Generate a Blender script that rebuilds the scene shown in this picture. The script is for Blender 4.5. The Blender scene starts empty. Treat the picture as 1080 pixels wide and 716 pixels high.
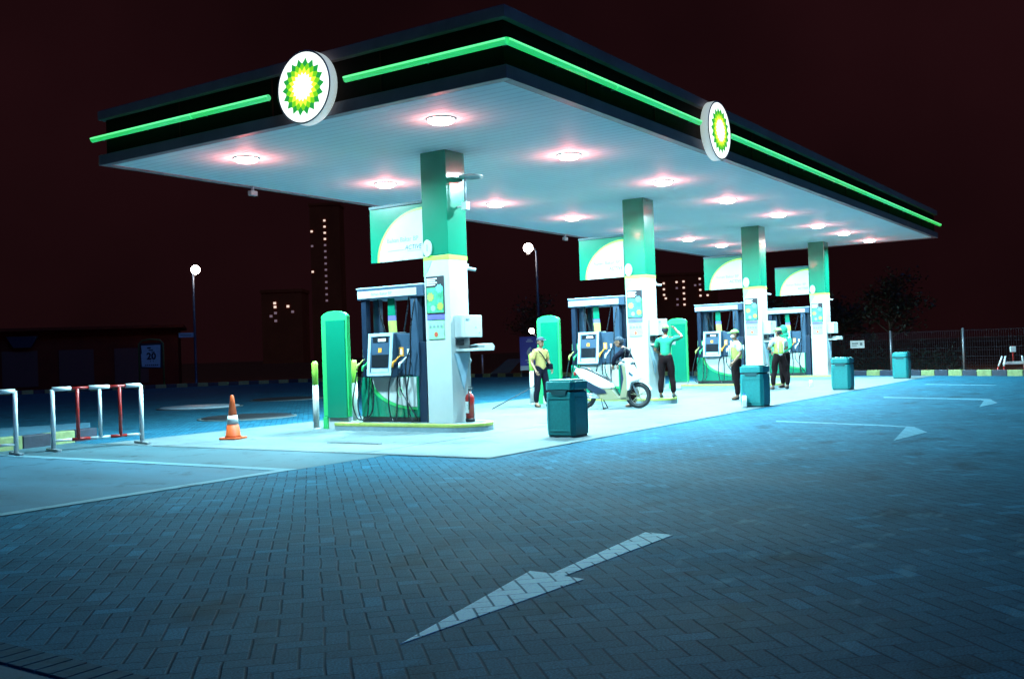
import bpy, bmesh, math, random
from mathutils import Vector, Matrix
random.seed(7)
R = math.radians
S = bpy.context.scene
COL = S.collection
PI = math.pi

# ------------------------------------------------------------------ materials
def nt_mat(name):
    m = bpy.data.materials.new(name); m.use_nodes = True
    nt = m.node_tree; b = nt.nodes['Principled BSDF']
    return m, nt, b

def mat(name, col, rough=.5, metal=0, var=.12, scale=6., bump=.0, coat=0., spec=None, stain=None):
    """procedural: base colour broken up by two noises, roughness by another"""
    m, nt, b = nt_mat(name); N = nt.nodes; L = nt.links
    tc = N.new('ShaderNodeTexCoord')
    n1 = N.new('ShaderNodeTexNoise'); n1.inputs['Scale'].default_value = scale; n1.inputs['Detail'].default_value = 6
    n1.inputs['Roughness'].default_value = .65
    L.new(tc.outputs['Object'], n1.inputs['Vector'])
    cr = N.new('ShaderNodeValToRGB')
    cr.color_ramp.elements[0].position = .3; cr.color_ramp.elements[1].position = .7
    lo = stain if stain else tuple(c*(1-var) for c in col)
    hi = tuple(min(1, c*(1+var)) for c in col)
    cr.color_ramp.elements[0].color = (*lo, 1); cr.color_ramp.elements[1].color = (*hi, 1)
    L.new(n1.outputs['Fac'], cr.inputs['Fac']); L.new(cr.outputs['Color'], b.inputs['Base Color'])
    n2 = N.new('ShaderNodeTexNoise'); n2.inputs['Scale'].default_value = scale*4; n2.inputs['Detail'].default_value = 4
    L.new(tc.outputs['Object'], n2.inputs['Vector'])
    mr = N.new('ShaderNodeMapRange'); mr.inputs['To Min'].default_value = max(.02, rough-(.1 if not coat else .02)); mr.inputs['To Max'].default_value = min(1, rough+(.12 if not coat else .03))
    L.new(n2.outputs['Fac'], mr.inputs['Value']); L.new(mr.outputs['Result'], b.inputs['Roughness'])
    b.inputs['Metallic'].default_value = metal
    if coat: b.inputs['Coat Weight'].default_value = coat; b.inputs['Coat Roughness'].default_value = .08
    if spec is not None: b.inputs['Specular IOR Level'].default_value = spec
    if bump:
        bp = N.new('ShaderNodeBump'); bp.inputs['Strength'].default_value = bump; bp.inputs['Distance'].default_value = .01
        L.new(n2.outputs['Fac'], bp.inputs['Height']); L.new(bp.outputs['Normal'], b.inputs['Normal'])
    return m

def emit(name, col, strength, base=(.8, .8, .8)):
    m, nt, b = nt_mat(name)
    b.inputs['Base Color'].default_value = (*base, 1)
    b.inputs['Emission Color'].default_value = (*col, 1); b.inputs['Emission Strength'].default_value = strength
    b.inputs['Roughness'].default_value = .4
    return m

def herring(name, base, joint, painted=False, w=.112):
    """45 degree herringbone concrete blocks, world scale, real joints as bump"""
    m, nt, b = nt_mat(name); N = nt.nodes; L = nt.links
    def M(op, a, c=None, d=None):
        n = N.new('ShaderNodeMath'); n.operation = op
        for k, v in enumerate((a, c, d)):
            if v is None: continue
            if isinstance(v, (int, float)): n.inputs[k].default_value = v
            else: L.new(v, n.inputs[k])
        return n.outputs[0]
    tc = N.new('ShaderNodeTexCoord')
    dn = N.new('ShaderNodeTexNoise'); dn.inputs['Scale'].default_value = 1.3; dn.inputs['Detail'].default_value = 2
    L.new(tc.outputs['Object'], dn.inputs['Vector'])
    wob = N.new('ShaderNodeVectorMath'); wob.operation = 'MULTIPLY_ADD'
    L.new(dn.outputs['Color'], wob.inputs[0]); wob.inputs[1].default_value = (.05, .05, 0)
    L.new(tc.outputs['Object'], wob.inputs[2])
    mp = N.new('ShaderNodeMapping'); mp.inputs['Rotation'].default_value = (0, 0, R(-45)); mp.inputs['Scale'].default_value = (1/w, 1/w, 1)
    L.new(wob.outputs[0], mp.inputs['Vector'])
    sx = N.new('ShaderNodeSeparateXYZ'); L.new(mp.outputs[0], sx.inputs[0])
    u, v = sx.outputs[0], sx.outputs[1]
    i, j = M('FLOOR', u), M('FLOOR', v)
    fu, fv = M('SUBTRACT', u, i), M('SUBTRACT', v, j)
    k = M('FLOORED_MODULO', M('SUBTRACT', i, j), 4.)
    is_ = [M('COMPARE', k, float(q), .1) for q in range(4)]
    d1 = M('ADD', fu, M('MULTIPLY', is_[1], 9.)); d2 = M('ADD', M('SUBTRACT', 1., fu), M('MULTIPLY', is_[0], 9.))
    d3 = M('ADD', fv, M('MULTIPLY', is_[2], 9.)); d4 = M('ADD', M('SUBTRACT', 1., fv), M('MULTIPLY', is_[3], 9.))
    d = M('MINIMUM', M('MULTIPLY', M('MINIMUM', d1, d2), 2.3), M('MINIMUM', d3, d4))
    jn = N.new('ShaderNodeMapRange'); jn.inputs['From Min'].default_value = .025; jn.inputs['From Max'].default_value = .085
    L.new(d, jn.inputs['Value'])                       # 0 in the joint, 1 on the block
    bi = M('SUBTRACT', i, is_[1]); bj = M('SUBTRACT', j, is_[2])
    cb = N.new('ShaderNodeCombineXYZ'); L.new(bi, cb.inputs[0]); L.new(bj, cb.inputs[1])
    wn = N.new('ShaderNodeTexWhiteNoise'); wn.noise_dimensions = '2D'; L.new(cb.outputs[0], wn.inputs['Vector'])
    # colour: per block, broad patches, fine grain
    big = N.new('ShaderNodeTexNoise'); big.inputs['Scale'].default_value = .55; big.inputs['Detail'].default_value = 5; big.inputs['Roughness'].default_value = .6
    L.new(tc.outputs['Object'], big.inputs['Vector'])
    fine = N.new('ShaderNodeTexNoise'); fine.inputs['Scale'].default_value = 90; fine.inputs['Detail'].default_value = 3
    L.new(tc.outputs['Object'], fine.inputs['Vector'])
    f = M('ADD', M('MULTIPLY', wn.outputs['Value'], .30 if not painted else .08), .85 if not painted else .96)
    f = M('MULTIPLY', f, M('ADD', M('MULTIPLY', big.outputs['Fac'], .9), .55))
    gr = N.new('ShaderNodeMapRange'); gr.inputs['From Min'].default_value = .36; gr.inputs['From Max'].default_value = .64; gr.inputs['To Min'].default_value = .62 if not painted else .9; gr.inputs['To Max'].default_value = 1.38 if not painted else 1.08
    L.new(fine.outputs['Fac'], gr.inputs['Value']); f = M('MULTIPLY', f, gr.outputs[0])
    mx = N.new('ShaderNodeMix'); mx.data_type = 'RGBA'
    mx.inputs['A'].default_value = (*joint, 1); mx.inputs['B'].default_value = (*base, 1)
    L.new(jn.outputs[0], mx.inputs['Factor'])
    vm = N.new('ShaderNodeVectorMath'); vm.operation = 'SCALE'; L.new(mx.outputs['Result'], vm.inputs[0]); L.new(f, vm.inputs['Scale'])
    col = vm.outputs[0]
    if not painted:
        oil = N.new('ShaderNodeTexNoise'); oil.inputs['Scale'].default_value = 1.15; oil.inputs['Detail'].default_value = 7; oil.inputs['Roughness'].default_value = .62
        omp = N.new('ShaderNodeMapping'); omp.inputs['Location'].default_value = (7, 3, 0); omp.inputs['Scale'].default_value = (.8, 1.2, 1)
        L.new(tc.outputs['Object'], omp.inputs['Vector']); L.new(omp.outputs[0], oil.inputs['Vector'])
        om = N.new('ShaderNodeMapRange'); om.inputs['From Min'].default_value = .56; om.inputs['From Max'].default_value = .68; om.inputs['To Min'].default_value = 1.; om.inputs['To Max'].default_value = .55
        L.new(oil.outputs['Fac'], om.inputs['Value'])
        odd = M('ADD', 1., M('MULTIPLY', M('GREATER_THAN', wn.outputs['Value'], .965), .22))
        v2 = N.new('ShaderNodeVectorMath'); v2.operation = 'SCALE'; L.new(col, v2.inputs[0]); L.new(M('MULTIPLY', om.outputs[0], odd), v2.inputs['Scale']); col = v2.outputs[0]
    if painted:                                         # worn road paint: flecks of block show through
        wr = N.new('ShaderNodeTexNoise'); wr.inputs['Scale'].default_value = 14; wr.inputs['Detail'].default_value = 8; wr.inputs['Roughness'].default_value = .75
        L.new(tc.outputs['Object'], wr.inputs['Vector'])
        wm = N.new('ShaderNodeMapRange'); wm.inputs['From Min'].default_value = .60; wm.inputs['From Max'].default_value = .70; wm.inputs['To Max'].default_value = .6
        L.new(wr.outputs['Fac'], wm.inputs['Value'])
        m2 = N.new('ShaderNodeMix'); m2.data_type = 'RGBA'; L.new(wm.outputs[0], m2.inputs['Factor']); L.new(col, m2.inputs['A'])
        m2.inputs['B'].default_value = (.12, .17, .2, 1); col = m2.outputs['Result']
    else:                                               # painted-in reflections: pale streaks scattered right of the arrow
        sc = N.new('ShaderNodeTexNoise'); sc.inputs['Scale'].default_value = 2.6; sc.inputs['Detail'].default_value = 3
        smp = N.new('ShaderNodeMapping'); smp.inputs['Rotation'].default_value = (0, 0, R(35)); smp.inputs['Scale'].default_value = (.7, 1.6, 1)
        L.new(tc.outputs['Object'], smp.inputs['Vector']); L.new(smp.outputs[0], sc.inputs['Vector'])
        sm = N.new('ShaderNodeMapRange'); sm.inputs['From Min'].default_value = .60; sm.inputs['From Max'].default_value = .74; sm.inputs['To Max'].default_value = .55
        L.new(sc.outputs['Fac'], sm.inputs['Value'])
        # only in one area of the paving
        dist = N.new('ShaderNodeVectorMath'); dist.operation = 'DISTANCE'; L.new(tc.outputs['Object'], dist.inputs[0]); dist.inputs[1].default_value = (-4.2, -5.5, 0)
        dm = N.new('ShaderNodeMapRange'); dm.inputs['From Min'].default_value = 1.2; dm.inputs['From Max'].default_value = 2.6; dm.inputs['To Min'].default_value = 1; dm.inputs['To Max'].default_value = 0
        L.new(dist.outputs['Value'], dm.inputs['Value'])
        m2 = N.new('ShaderNodeMix'); m2.data_type = 'RGBA'; L.new(M('MULTIPLY', sm.outputs[0], dm.outputs[0]), m2.inputs['Factor']); L.new(col, m2.inputs['A'])
        m2.inputs['B'].default_value = (.14, .34, .42, 1); col = m2.outputs['Result']
    L.new(col, b.inputs['Base Color'])
    rr = N.new('ShaderNodeMapRange'); b.inputs['Specular IOR Level'].default_value = .05; rr.inputs['To Min'].default_value = .62; rr.inputs['To Max'].default_value = .9
    L.new(big.outputs['Fac'], rr.inputs['Value']); L.new(rr.outputs[0], b.inputs['Roughness'])
    # height: joints sunk, blocks slightly uneven
    sand = N.new('ShaderNodeMapRange'); sand.inputs['From Min'].default_value = .42; sand.inputs['From Max'].default_value = .6; sand.inputs['To Min'].default_value = .35; L.new(dn.outputs['Fac'], sand.inputs['Value'])
    hgt = M('ADD', M('MULTIPLY', jn.outputs[0], sand.outputs[0]), M('ADD', M('MULTIPLY', wn.outputs['Value'], .25), M('MULTIPLY', fine.outputs['Fac'], .16)))
    bp = N.new('ShaderNodeBump'); bp.inputs['Strength'].default_value = .85; bp.inputs['Distance'].default_value = .007
    L.new(hgt, bp.inputs['Height']); L.new(bp.outputs['Normal'], b.inputs['Normal'])
    return m

def ribbed(name, col, period, rough, axis=0, depth=.004, dark=.8):
    m, nt, b = nt_mat(name); N = nt.nodes; L = nt.links
    tc = N.new('ShaderNodeTexCoord'); sx = N.new('ShaderNodeSeparateXYZ'); L.new(tc.outputs['Object'], sx.inputs[0])
    def M(op, a, c=None):
        n = N.new('ShaderNodeMath'); n.operation = op
        for k, v in enumerate((a, c)):
            if v is None: continue
            if isinstance(v, (int, float)): n.inputs[k].default_value = v
            else: L.new(v, n.inputs[k])
        return n.outputs[0]
    f = M('FRACT', M('DIVIDE', sx.outputs[axis], period))
    g = M('MINIMUM', f, M('SUBTRACT', 1., f))
    mr = N.new('ShaderNodeMapRange'); mr.inputs['From Min'].default_value = .02; mr.inputs['From Max'].default_value = .12
    L.new(g, mr.inputs['Value'])
    no = N.new('ShaderNodeTexNoise'); no.inputs['Scale'].default_value = .8; no.inputs['Detail'].default_value = 4; L.new(tc.outputs['Object'], no.inputs['Vector'])
    mx = N.new('ShaderNodeMix'); mx.data_type = 'RGBA'; mx.inputs['A'].default_value = (*[c*dark for c in col], 1); mx.inputs['B'].default_value = (*col, 1)
    L.new(mr.outputs[0], mx.inputs['Factor'])
    vm = N.new('ShaderNodeVectorMath'); vm.operation = 'SCALE'; L.new(mx.outputs['Result'], vm.inputs[0]); L.new(M('ADD', M('MULTIPLY', no.outputs['Fac'], .2), .9), vm.inputs['Scale'])
    L.new(vm.outputs[0], b.inputs['Base Color']); b.inputs['Roughness'].default_value = rough; b.inputs['Specular IOR Level'].default_value = .15
    bp = N.new('ShaderNodeBump'); bp.inputs['Distance'].default_value = depth; bp.inputs['Strength'].default_value = .8
    L.new(mr.outputs[0], bp.inputs['Height']); L.new(bp.outputs['Normal'], b.inputs['Normal'])
    return m

def concrete(name, col, joint_y=0, rough=.45, stain=.35):
    m, nt, b = nt_mat(name); N = nt.nodes; L = nt.links
    tc = N.new('ShaderNodeTexCoord')
    a = N.new('ShaderNodeTexNoise'); a.inputs['Scale'].default_value = .7; a.inputs['Detail'].default_value = 8; a.inputs['Roughness'].default_value = .6
    mp = N.new('ShaderNodeMapping'); mp.inputs['Scale'].default_value = (1.6, .5, 1); L.new(tc.outputs['Object'], mp.inputs['Vector']); L.new(mp.outputs[0], a.inputs['Vector'])
    c = N.new('ShaderNodeTexNoise'); c.inputs['Scale'].default_value = 60; c.inputs['Detail'].default_value = 3; L.new(tc.outputs['Object'], c.inputs['Vector'])
    mr = N.new('ShaderNodeMapRange'); mr.inputs['From Min'].default_value = .3; mr.inputs['From Max'].default_value = .7; mr.inputs['To Min'].default_value = 1-stain; mr.inputs['To Max'].default_value = 1.08
    L.new(a.outputs['Fac'], mr.inputs['Value'])
    mr2 = N.new('ShaderNodeMapRange'); mr2.inputs['To Min'].default_value = .85; mr2.inputs['To Max'].default_value = 1.15; L.new(c.outputs['Fac'], mr2.inputs['Value'])
    mu = N.new('ShaderNodeMath'); mu.operation = 'MULTIPLY'; L.new(mr.outputs[0], mu.inputs[0]); L.new(mr2.outputs[0], mu.inputs[1])
    sp = N.new('ShaderNodeTexNoise'); sp.inputs['Scale'].default_value = 2.3; sp.inputs['Detail'].default_value = 6; sp.inputs['Roughness'].default_value = .7
    L.new(tc.outputs['Object'], sp.inputs['Vector'])
    spm = N.new('ShaderNodeMapRange'); spm.inputs['From Min'].default_value = .56; spm.inputs['From Max'].default_value = .70; spm.inputs['To Min'].default_value = 1.; spm.inputs['To Max'].default_value = .36
    L.new(sp.outputs['Fac'], spm.inputs['Value'])
    mu2 = N.new('ShaderNodeMath'); mu2.operation = 'MULTIPLY'; L.new(mu.outputs[0], mu2.inputs[0]); L.new(spm.outputs[0], mu2.inputs[1]); mu = mu2
    vm = N.new('ShaderNodeVectorMath'); vm.operation = 'SCALE'; vm.inputs[0].default_value = col; L.new(mu.outputs[0], vm.inputs['Scale'])
    L.new(vm.outputs[0], b.inputs['Base Color'])
    r2 = N.new('ShaderNodeMapRange'); r2.inputs['To Min'].default_value = rough-.12; r2.inputs['To Max'].default_value = rough+.2; L.new(a.outputs['Fac'], r2.inputs['Value']); L.new(r2.outputs[0], b.inputs['Roughness']); b.inputs['Specular IOR Level'].default_value = .2
    bp = N.new('ShaderNodeBump'); bp.inputs['Strength'].default_value = .35; bp.inputs['Distance'].default_value = .004
    L.new(c.outputs['Fac'], bp.inputs['Height']); L.new(bp.outputs['Normal'], b.inputs['Normal'])
    return m

M_ = {}
M_['paver'] = herring('herringbone_pavers', (.019, .108, .172), (.007, .042, .076))
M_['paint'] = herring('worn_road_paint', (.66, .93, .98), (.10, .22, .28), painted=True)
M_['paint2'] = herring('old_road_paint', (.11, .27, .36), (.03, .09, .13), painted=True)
M_['apron'] = concrete('apron_concrete', (.14, .185, .20), rough=.65, stain=.34)
M_['slab'] = concrete('driveway_concrete', (.055, .15, .215), rough=.75, stain=.4)
M_['strip'] = concrete('strip_concrete', (.060, .125, .155), rough=.75, stain=.3)
M_['slabedge'] = concrete('slab_border_concrete', (.14, .28, .34), rough=.75, stain=.3)
M_['joint'] = mat('joint_filler', (.08, .11, .12), .8)
M_['verge'] = mat('dark_verge', (.26, .06, .022), .95, spec=.05, var=.5, scale=1.5, bump=.3)
M_['white'] = mat('white_enamel', (.47, .50, .50), .3, var=.04, scale=3, coat=.3)
M_['green'] = mat('green_enamel', (.003, .165, .095), .25, var=.03, scale=3, coat=.4)
M_['lgreen'] = mat('bright_green_enamel', (.03, .42, .12), .3, var=.06, scale=3)
M_['lime'] = mat('lime_enamel', (.38, .72, .08), .35, var=.05)
M_['teal'] = mat('teal_bin_plastic', (.007, .19, .195), .45, var=.15, scale=25, bump=.2)
M_['tealdk'] = mat('dark_teal_plastic', (.006, .06, .07), .5)
M_['navy'] = mat('navy_metal', (.010, .022, .048), .35, metal=.2, var=.15)
M_['navyl'] = mat('slate_blue_metal', (.030, .065, .115), .4, metal=.1)
M_['frame'] = mat('pale_blue_frame', (.38, .55, .66), .35)
M_['black'] = mat('black_rubber', (.012, .012, .015), .5)
M_['hose'] = mat('black_hose', (.01, .012, .018), .28)
M_['screen'] = mat('dark_screen_glass', (.012, .015, .02), .12, spec=.7)
M_['yellow'] = mat('yellow_paint', (.36, .40, .09), .5, var=.15, scale=12)
M_['kerbyel'] = mat('kerb_yellow_paint', (.21, .25, .10), .6, var=.25, scale=8, bump=.3)
M_['kerbblk'] = mat('kerb_black_paint', (.02, .025, .045), .6, var=.3, scale=8, bump=.3)
M_['kerbgrey'] = mat('kerb_grey_side', (.20, .28, .32), .6, var=.15, scale=10, bump=.2)
M_['red'] = mat('red_paint', (.36, .014, .012), .35, var=.15, scale=15, coat=.3)
M_['orange'] = mat('orange_cone_plastic', (.75, .10, .02), .45, var=.12, scale=15)
M_['orange2'] = mat('orange_nozzle', (.75, .28, .03), .4)
M_['reflect'] = mat('reflective_white', (.78, .82, .82), .35)
M_['purple'] = mat('purple_print', (.13, .12, .52), .5)
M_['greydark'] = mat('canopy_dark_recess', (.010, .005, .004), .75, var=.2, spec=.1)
M_['fascia'] = mat('fascia_grey_metal', (.23, .16, .17), .5, metal=.1, var=.2, scale=1.5)
M_['soffit'] = ribbed('soffit_ribs', (.78, .95, .96), .20, .7)
M_['metal'] = mat('galvanised_steel', (.42, .46, .50), .4, metal=.6, var=.2, scale=12)
M_['mesh'] = mat('fence_wire', (.03, .03, .045), .5, metal=.4)
M_['dark'] = mat('dark_wall', (.08, .014, .008), .8, spec=.1, var=.3, scale=.5)
M_['tower'] = mat('far_tower_wall', (.50, .07, .02), .95, spec=.0, var=.2, scale=.1)
M_['skin'] = mat('skin', (.24, .11, .065), .5, var=.08, scale=20)
M_['navycloth'] = mat('dark_cloth', (.006, .006, .013), .95, spec=.1, var=.3, scale=30, bump=.5)
M_['browncloth'] = mat('dark_trouser_cloth', (.011, .005, .006), .95, spec=.1, var=.3, scale=30, bump=.5)
M_['yshirt'] = mat('yellow_shirt_cloth', (.36, .25, .08), .85, var=.12, scale=18, bump=.5)
M_['gshirt'] = mat('green_shirt_cloth', (.006, .22, .12), .8, var=.15, scale=18, bump=.5)
M_['gcap'] = mat('green_yellow_cap_cloth', (.22, .50, .10), .8, var=.15, scale=18)
M_['hivis'] = mat('hi_vis_cloth', (.42, .60, .10), .7, var=.08, scale=18, bump=.3)
M_['wshirt'] = mat('white_shirt_cloth', (.48, .54, .56), .85, var=.06, scale=18, bump=.4)
M_['ydcap'] = mat('dark_cap_cloth', (.02, .03, .05), .8)
M_['wpaint'] = mat('white_scooter_paint', (.78, .82, .82), .22, var=.03, coat=.6)
M_['gold'] = mat('champagne_scooter_panel', (.26, .23, .14), .35, var=.06, coat=.3)
M_['seat'] = mat('black_vinyl', (.015, .015, .018), .4)
M_['leaf'] = mat('dark_leaves', (.012, .016, .006), .6, var=.5, scale=3)
M_['bark'] = mat('bark', (.05, .035, .025), .9, bump=.6)
M_['signgreen'] = mat('green_sign_frame', (.05, .10, .03), .5)
M_['signblue'] = mat('pale_blue_board', (.30, .45, .55), .5, var=.12)
M_['ink'] = mat('black_ink', (.015, .012, .02), .6)
M_['inkgrey'] = mat('grey_ink', (.16, .24, .25), .6)
M_['inkgreen'] = mat('pale_green_print', (.28, .62, .34), .5)
M_['cyanprint'] = mat('cyan_print', (.15, .50, .55), .5)
M_['redprint'] = mat('red_print', (.55, .08, .05), .5)
M_['bluecap'] = mat('blue_cap', (.02, .08, .5), .4)
M_['jug'] = mat('translucent_white_plastic', (.72, .80, .84), .3)
M_['sheencover'] = mat('painted_sheen_cover', (.40, .50, .56), .35, var=.2)  # pale base colour stands in for the wet sheen of one cover
M_['cover'] = mat('black_iron_cover', (.012, .014, .02), .6, var=.3, bump=.4)
LAMPC = (.47, .90, 1.0)
M_['lamp'] = emit('lamp_lens', (1., .93, .90), 14)
M_['neon'] = emit('green_neon_tube', (.012, .55, .075), 1.)
M_['neoncore'] = emit('green_neon_core', (.16, 1., .33), 1.1)
M_['logow'] = emit('lit_white_face', (.92, 1., .95), 1.5)
M_['logoe'] = emit('lit_drum_edge', (.72, .85, .80), .55)
M_['lg1'] = emit('lit_dark_green', (.02, .42, .07), .9, (.02, .3, .05))
M_['lg2'] = emit('lit_mid_green', (.22, .78, .02), .95, (.1, .5, .03))
M_['lg3'] = emit('lit_yellow', (.95, 1., .06), 1.05, (.7, .7, .05))
M_['lg4'] = emit('lit_pale_core', (1., 1., .75), 1.8)
M_['street'] = emit('street_lamp_globe', (1., .80, .72), 30)
M_['streethalo'] = emit('street_lamp_halo_red', (1., .06, .02), 1.2)  # red glow meant to imitate a lamp halo; assigned to no part
M_['window'] = emit('lit_window', (1., .80, .62), 1.0)
M_['windowdim'] = emit('dim_window', (.7, .45, .40), .22)
M_['screenlit'] = emit('lit_display', (.35, .75, .85), .55)

# ------------------------------------------------------------------ builders
class MB:
    def __init__(s): s.bm = bmesh.new(); s.mi = 0
    def _faces(s, fs):
        for f in fs: f.material_index = s.mi
    def box(s, x0, x1, y0, y1, z0, z1, bev=0, seg=2, mtx=None):
        t = bmesh.new(); bmesh.ops.create_cube(t, size=1)
        for v in t.verts: v.co = Vector(((x0+x1)/2+v.co.x*(x1-x0), (y0+y1)/2+v.co.y*(y1-y0), (z0+z1)/2+v.co.z*(z1-z0)))
        if bev: bmesh.ops.bevel(t, geom=list(t.edges), offset=bev, segments=seg, affect='EDGES', profile=.6)
        if mtx: bmesh.ops.transform(t, matrix=mtx, verts=t.verts)
        s._merge(t); return s
    def _merge(s, t):
        mp = {v: s.bm.verts.new(v.co) for v in t.verts}
        for f in t.faces:
            try: nf = s.bm.faces.new([mp[v] for v in f.verts]); nf.material_index = s.mi; nf.smooth = f.smooth
            except ValueError: pass
        t.free()
    def tube(s, pts, r, n=8, cap=True, smooth=True):
        pts = [Vector(p) for p in pts]; rs = r if isinstance(r, (list, tuple)) else [r]*len(pts)
        rings = []; prev = None
        for i, p in enumerate(pts):
            d = (pts[min(i+1, len(pts)-1)]-pts[max(i-1, 0)]).normalized()
            if prev is None:
                a = Vector((0, 0, 1)) if abs(d.z) < .9 else Vector((1, 0, 0)); e1 = d.cross(a).normalized()
            else: e1 = (prev-d*prev.dot(d)).normalized()
            prev = e1; e2 = d.cross(e1)
            rings.append([s.bm.verts.new(p+(e1*math.cos(2*PI*k/n)+e2*math.sin(2*PI*k/n))*rs[i]) for k in range(n)])
        for a, b in zip(rings, rings[1:]):
            for k in range(n):
                f = s.bm.faces.new((a[k], a[(k+1) % n], b[(k+1) % n], b[k])); f.smooth = smooth; f.material_index = s.mi
        if cap:
            s._faces([s.bm.faces.new(list(reversed(rings[0]))), s.bm.faces.new(rings[-1])])
        return s
    def lathe(s, c, prof, n=24, axis='z', smooth=True, sx=1, sy=1):
        c = Vector(c); rings = []
        def P(r, h, a):
            x, y = r*math.cos(a)*sx, r*math.sin(a)*sy
            return c+(Vector((x, y, h)) if axis == 'z' else Vector((h, x, y)) if axis == 'x' else Vector((y, h, x)))
        for r, h in prof:
            rings.append([s.bm.verts.new(P(max(r, 1e-4), h, 2*PI*k/n)) for k in range(n)])
        for a, b in zip(rings, rings[1:]):
            for k in range(n):
                f = s.bm.faces.new((a[k], a[(k+1) % n], b[(k+1) % n], b[k])); f.smooth = smooth; f.material_index = s.mi
        s._faces([s.bm.faces.new(list(reversed(rings[0]))), s.bm.faces.new(rings[-1])])
        return s
    def prism(s, pts, a0, a1, axis='x', bev=0):
        t = bmesh.new()
        def P(q, a): return Vector((a, q[0], q[1])) if axis == 'x' else Vector((q[0], a, q[1])) if axis == 'y' else Vector((q[0], q[1], a))
        A = [t.verts.new(P(q, a0)) for q in pts]; B = [t.verts.new(P(q, a1)) for q in pts]; n = len(pts)
        t.faces.new(A); t.faces.new(list(reversed(B)))
        for k in range(n): t.faces.new((A[k], B[k], B[(k+1) % n], A[(k+1) % n]))
        bmesh.ops.recalc_face_normals(t, faces=t.faces)
        if bev: bmesh.ops.bevel(t, geom=list(t.edges), offset=bev, segments=2, affect='EDGES', profile=.6)
        s._merge(t); return s
    def build(s, name, m, parent=None, loc=None, rz=0, recalc=True):
        if recalc: bmesh.ops.recalc_face_normals(s.bm, faces=s.bm.faces)
        me = bpy.data.meshes.new(name); s.bm.to_mesh(me); s.bm.free()
        for k in (m if isinstance(m, (list, tuple)) else [m]): me.materials.append(M_[k] if isinstance(k, str) else k)
        o = bpy.data.objects.new(name, me); COL.objects.link(o)
        if parent: o.parent = parent
        if loc: o.location = loc
        if rz: o.rotation_euler.z = rz
        return o

def tag(o, label, cat, group=None):
    o['label'] = label; o['category'] = cat
    if group: o['group'] = group
    return o
def struct(o, kind='structure'): o['kind'] = kind; return o
def thing(name, label, cat, loc=(0, 0, 0), rz=0, group=None):
    o = bpy.data.objects.new(name, None); COL.objects.link(o); o.empty_display_size = .1
    o.location = loc; o.rotation_euler.z = rz; return tag(o, label, cat, group)
def copy_tree(o, parent=None):
    c = o.copy(); COL.objects.link(c); c.parent = parent
    for ch in [x for x in COL.objects if x.parent == o]: copy_tree(ch, c)
    return c
def text(name, body, size, pos, face, m, parent, ext=.001, shear=0, bold=0):
    cu = bpy.data.curves.new(name, 'FONT'); cu.body = body; cu.size = size; cu.extrude = ext; cu.shear = shear; cu.offset = bold
    cu.align_x = 'CENTER'; cu.align_y = 'CENTER'; cu.resolution_u = 3
    t = bpy.data.objects.new('tmp', cu); COL.objects.link(t)
    bpy.context.view_layer.update()
    me = bpy.data.meshes.new_from_object(t.evaluated_get(bpy.context.evaluated_depsgraph_get()))
    bpy.data.objects.remove(t)
    rot = {'-x': Matrix(((0, 0, -1), (-1, 0, 0), (0, 1, 0))), '-y': Matrix(((1, 0, 0), (0, 0, -1), (0, 1, 0)))}[face].to_4x4()
    me.transform(Matrix.Translation(pos) @ rot); me.materials.clear(); me.materials.append(M_[m])
    o = bpy.data.objects.new(name, me); COL.objects.link(o); o.parent = parent; return o
def ell(cy, cz, a, b, t0, t1, n=20): return [(cy+a*math.cos(t0+(t1-t0)*k/n), cz+b*math.sin(t0+(t1-t0)*k/n)) for k in range(n+1)]

# ------------------------------------------------------------------ ground
KERB = [(-24, 48.2), (2, 46.2), (15, 44.4), (20, 43), (25.5, 40), (30.6, 36.2), (33.6, 31), (34.9, 25.7), (33.9, 18.1), (31.2, 10.5), (28.4, 3.3), (27.6, 1.), (26.6, -1.), (25.7, -2.8), (22.5, -9), (16, -20)]
def flat(name, pts, z, m):
    b = MB(); f = b.bm.faces.new([b.bm.verts.new((x, y, z)) for x, y in pts])
    if f.normal.z < 0: f.normal_flip()
    b.bm.normal_update()
    if f.normal.z < 0: f.normal_flip()
    return struct(b.build(name, m, recalc=False))
flat('ground', [(-1500, -1500), (1500, -1500), (1500, 1500), (-1500, 1500)], -.02, 'verge')
flat('forecourt_paving', KERB+[(-24, -20)], 0, 'paver')
flat('apron', [(-.33, .25), (27.0, .25), (27.0, 8.5), (-.33, 8.5)], .006, 'apron')
flat('concrete_strip', [(-2.03, 1.92), (-.33, 1.92), (-.33, 12), (-2.03, 12)], .005, 'strip')
flat('driveway_slab', [(-24, 2.12), (-2.25, 2.12), (-2.25, 12), (-24, 12)], .006, 'slab')
flat('slab_border', [(-24, 1.92), (-2.03, 1.92), (-2.03, 12), (-2.22, 12), (-2.22, 2.10), (-24, 2.10)], .008, 'slabedge')
flat('lower_driveway', [(-24, -20), (-8.32, -20), (-8.32, 1.6), (-24, 1.6)], .006, 'slab')
b = MB()
y = 1.5
while y > -12:                                       # border course of stretcher blocks at the paving edge
    b.box(-8.30, -8.11, y-.108, y-.006, -.01, .012, .004); y -= .112
struct(b.build('paving_edge_course', mat('edge_block', (.02, .08, .12), .85, var=.3, scale=9, bump=.3, spec=.1)))
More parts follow.
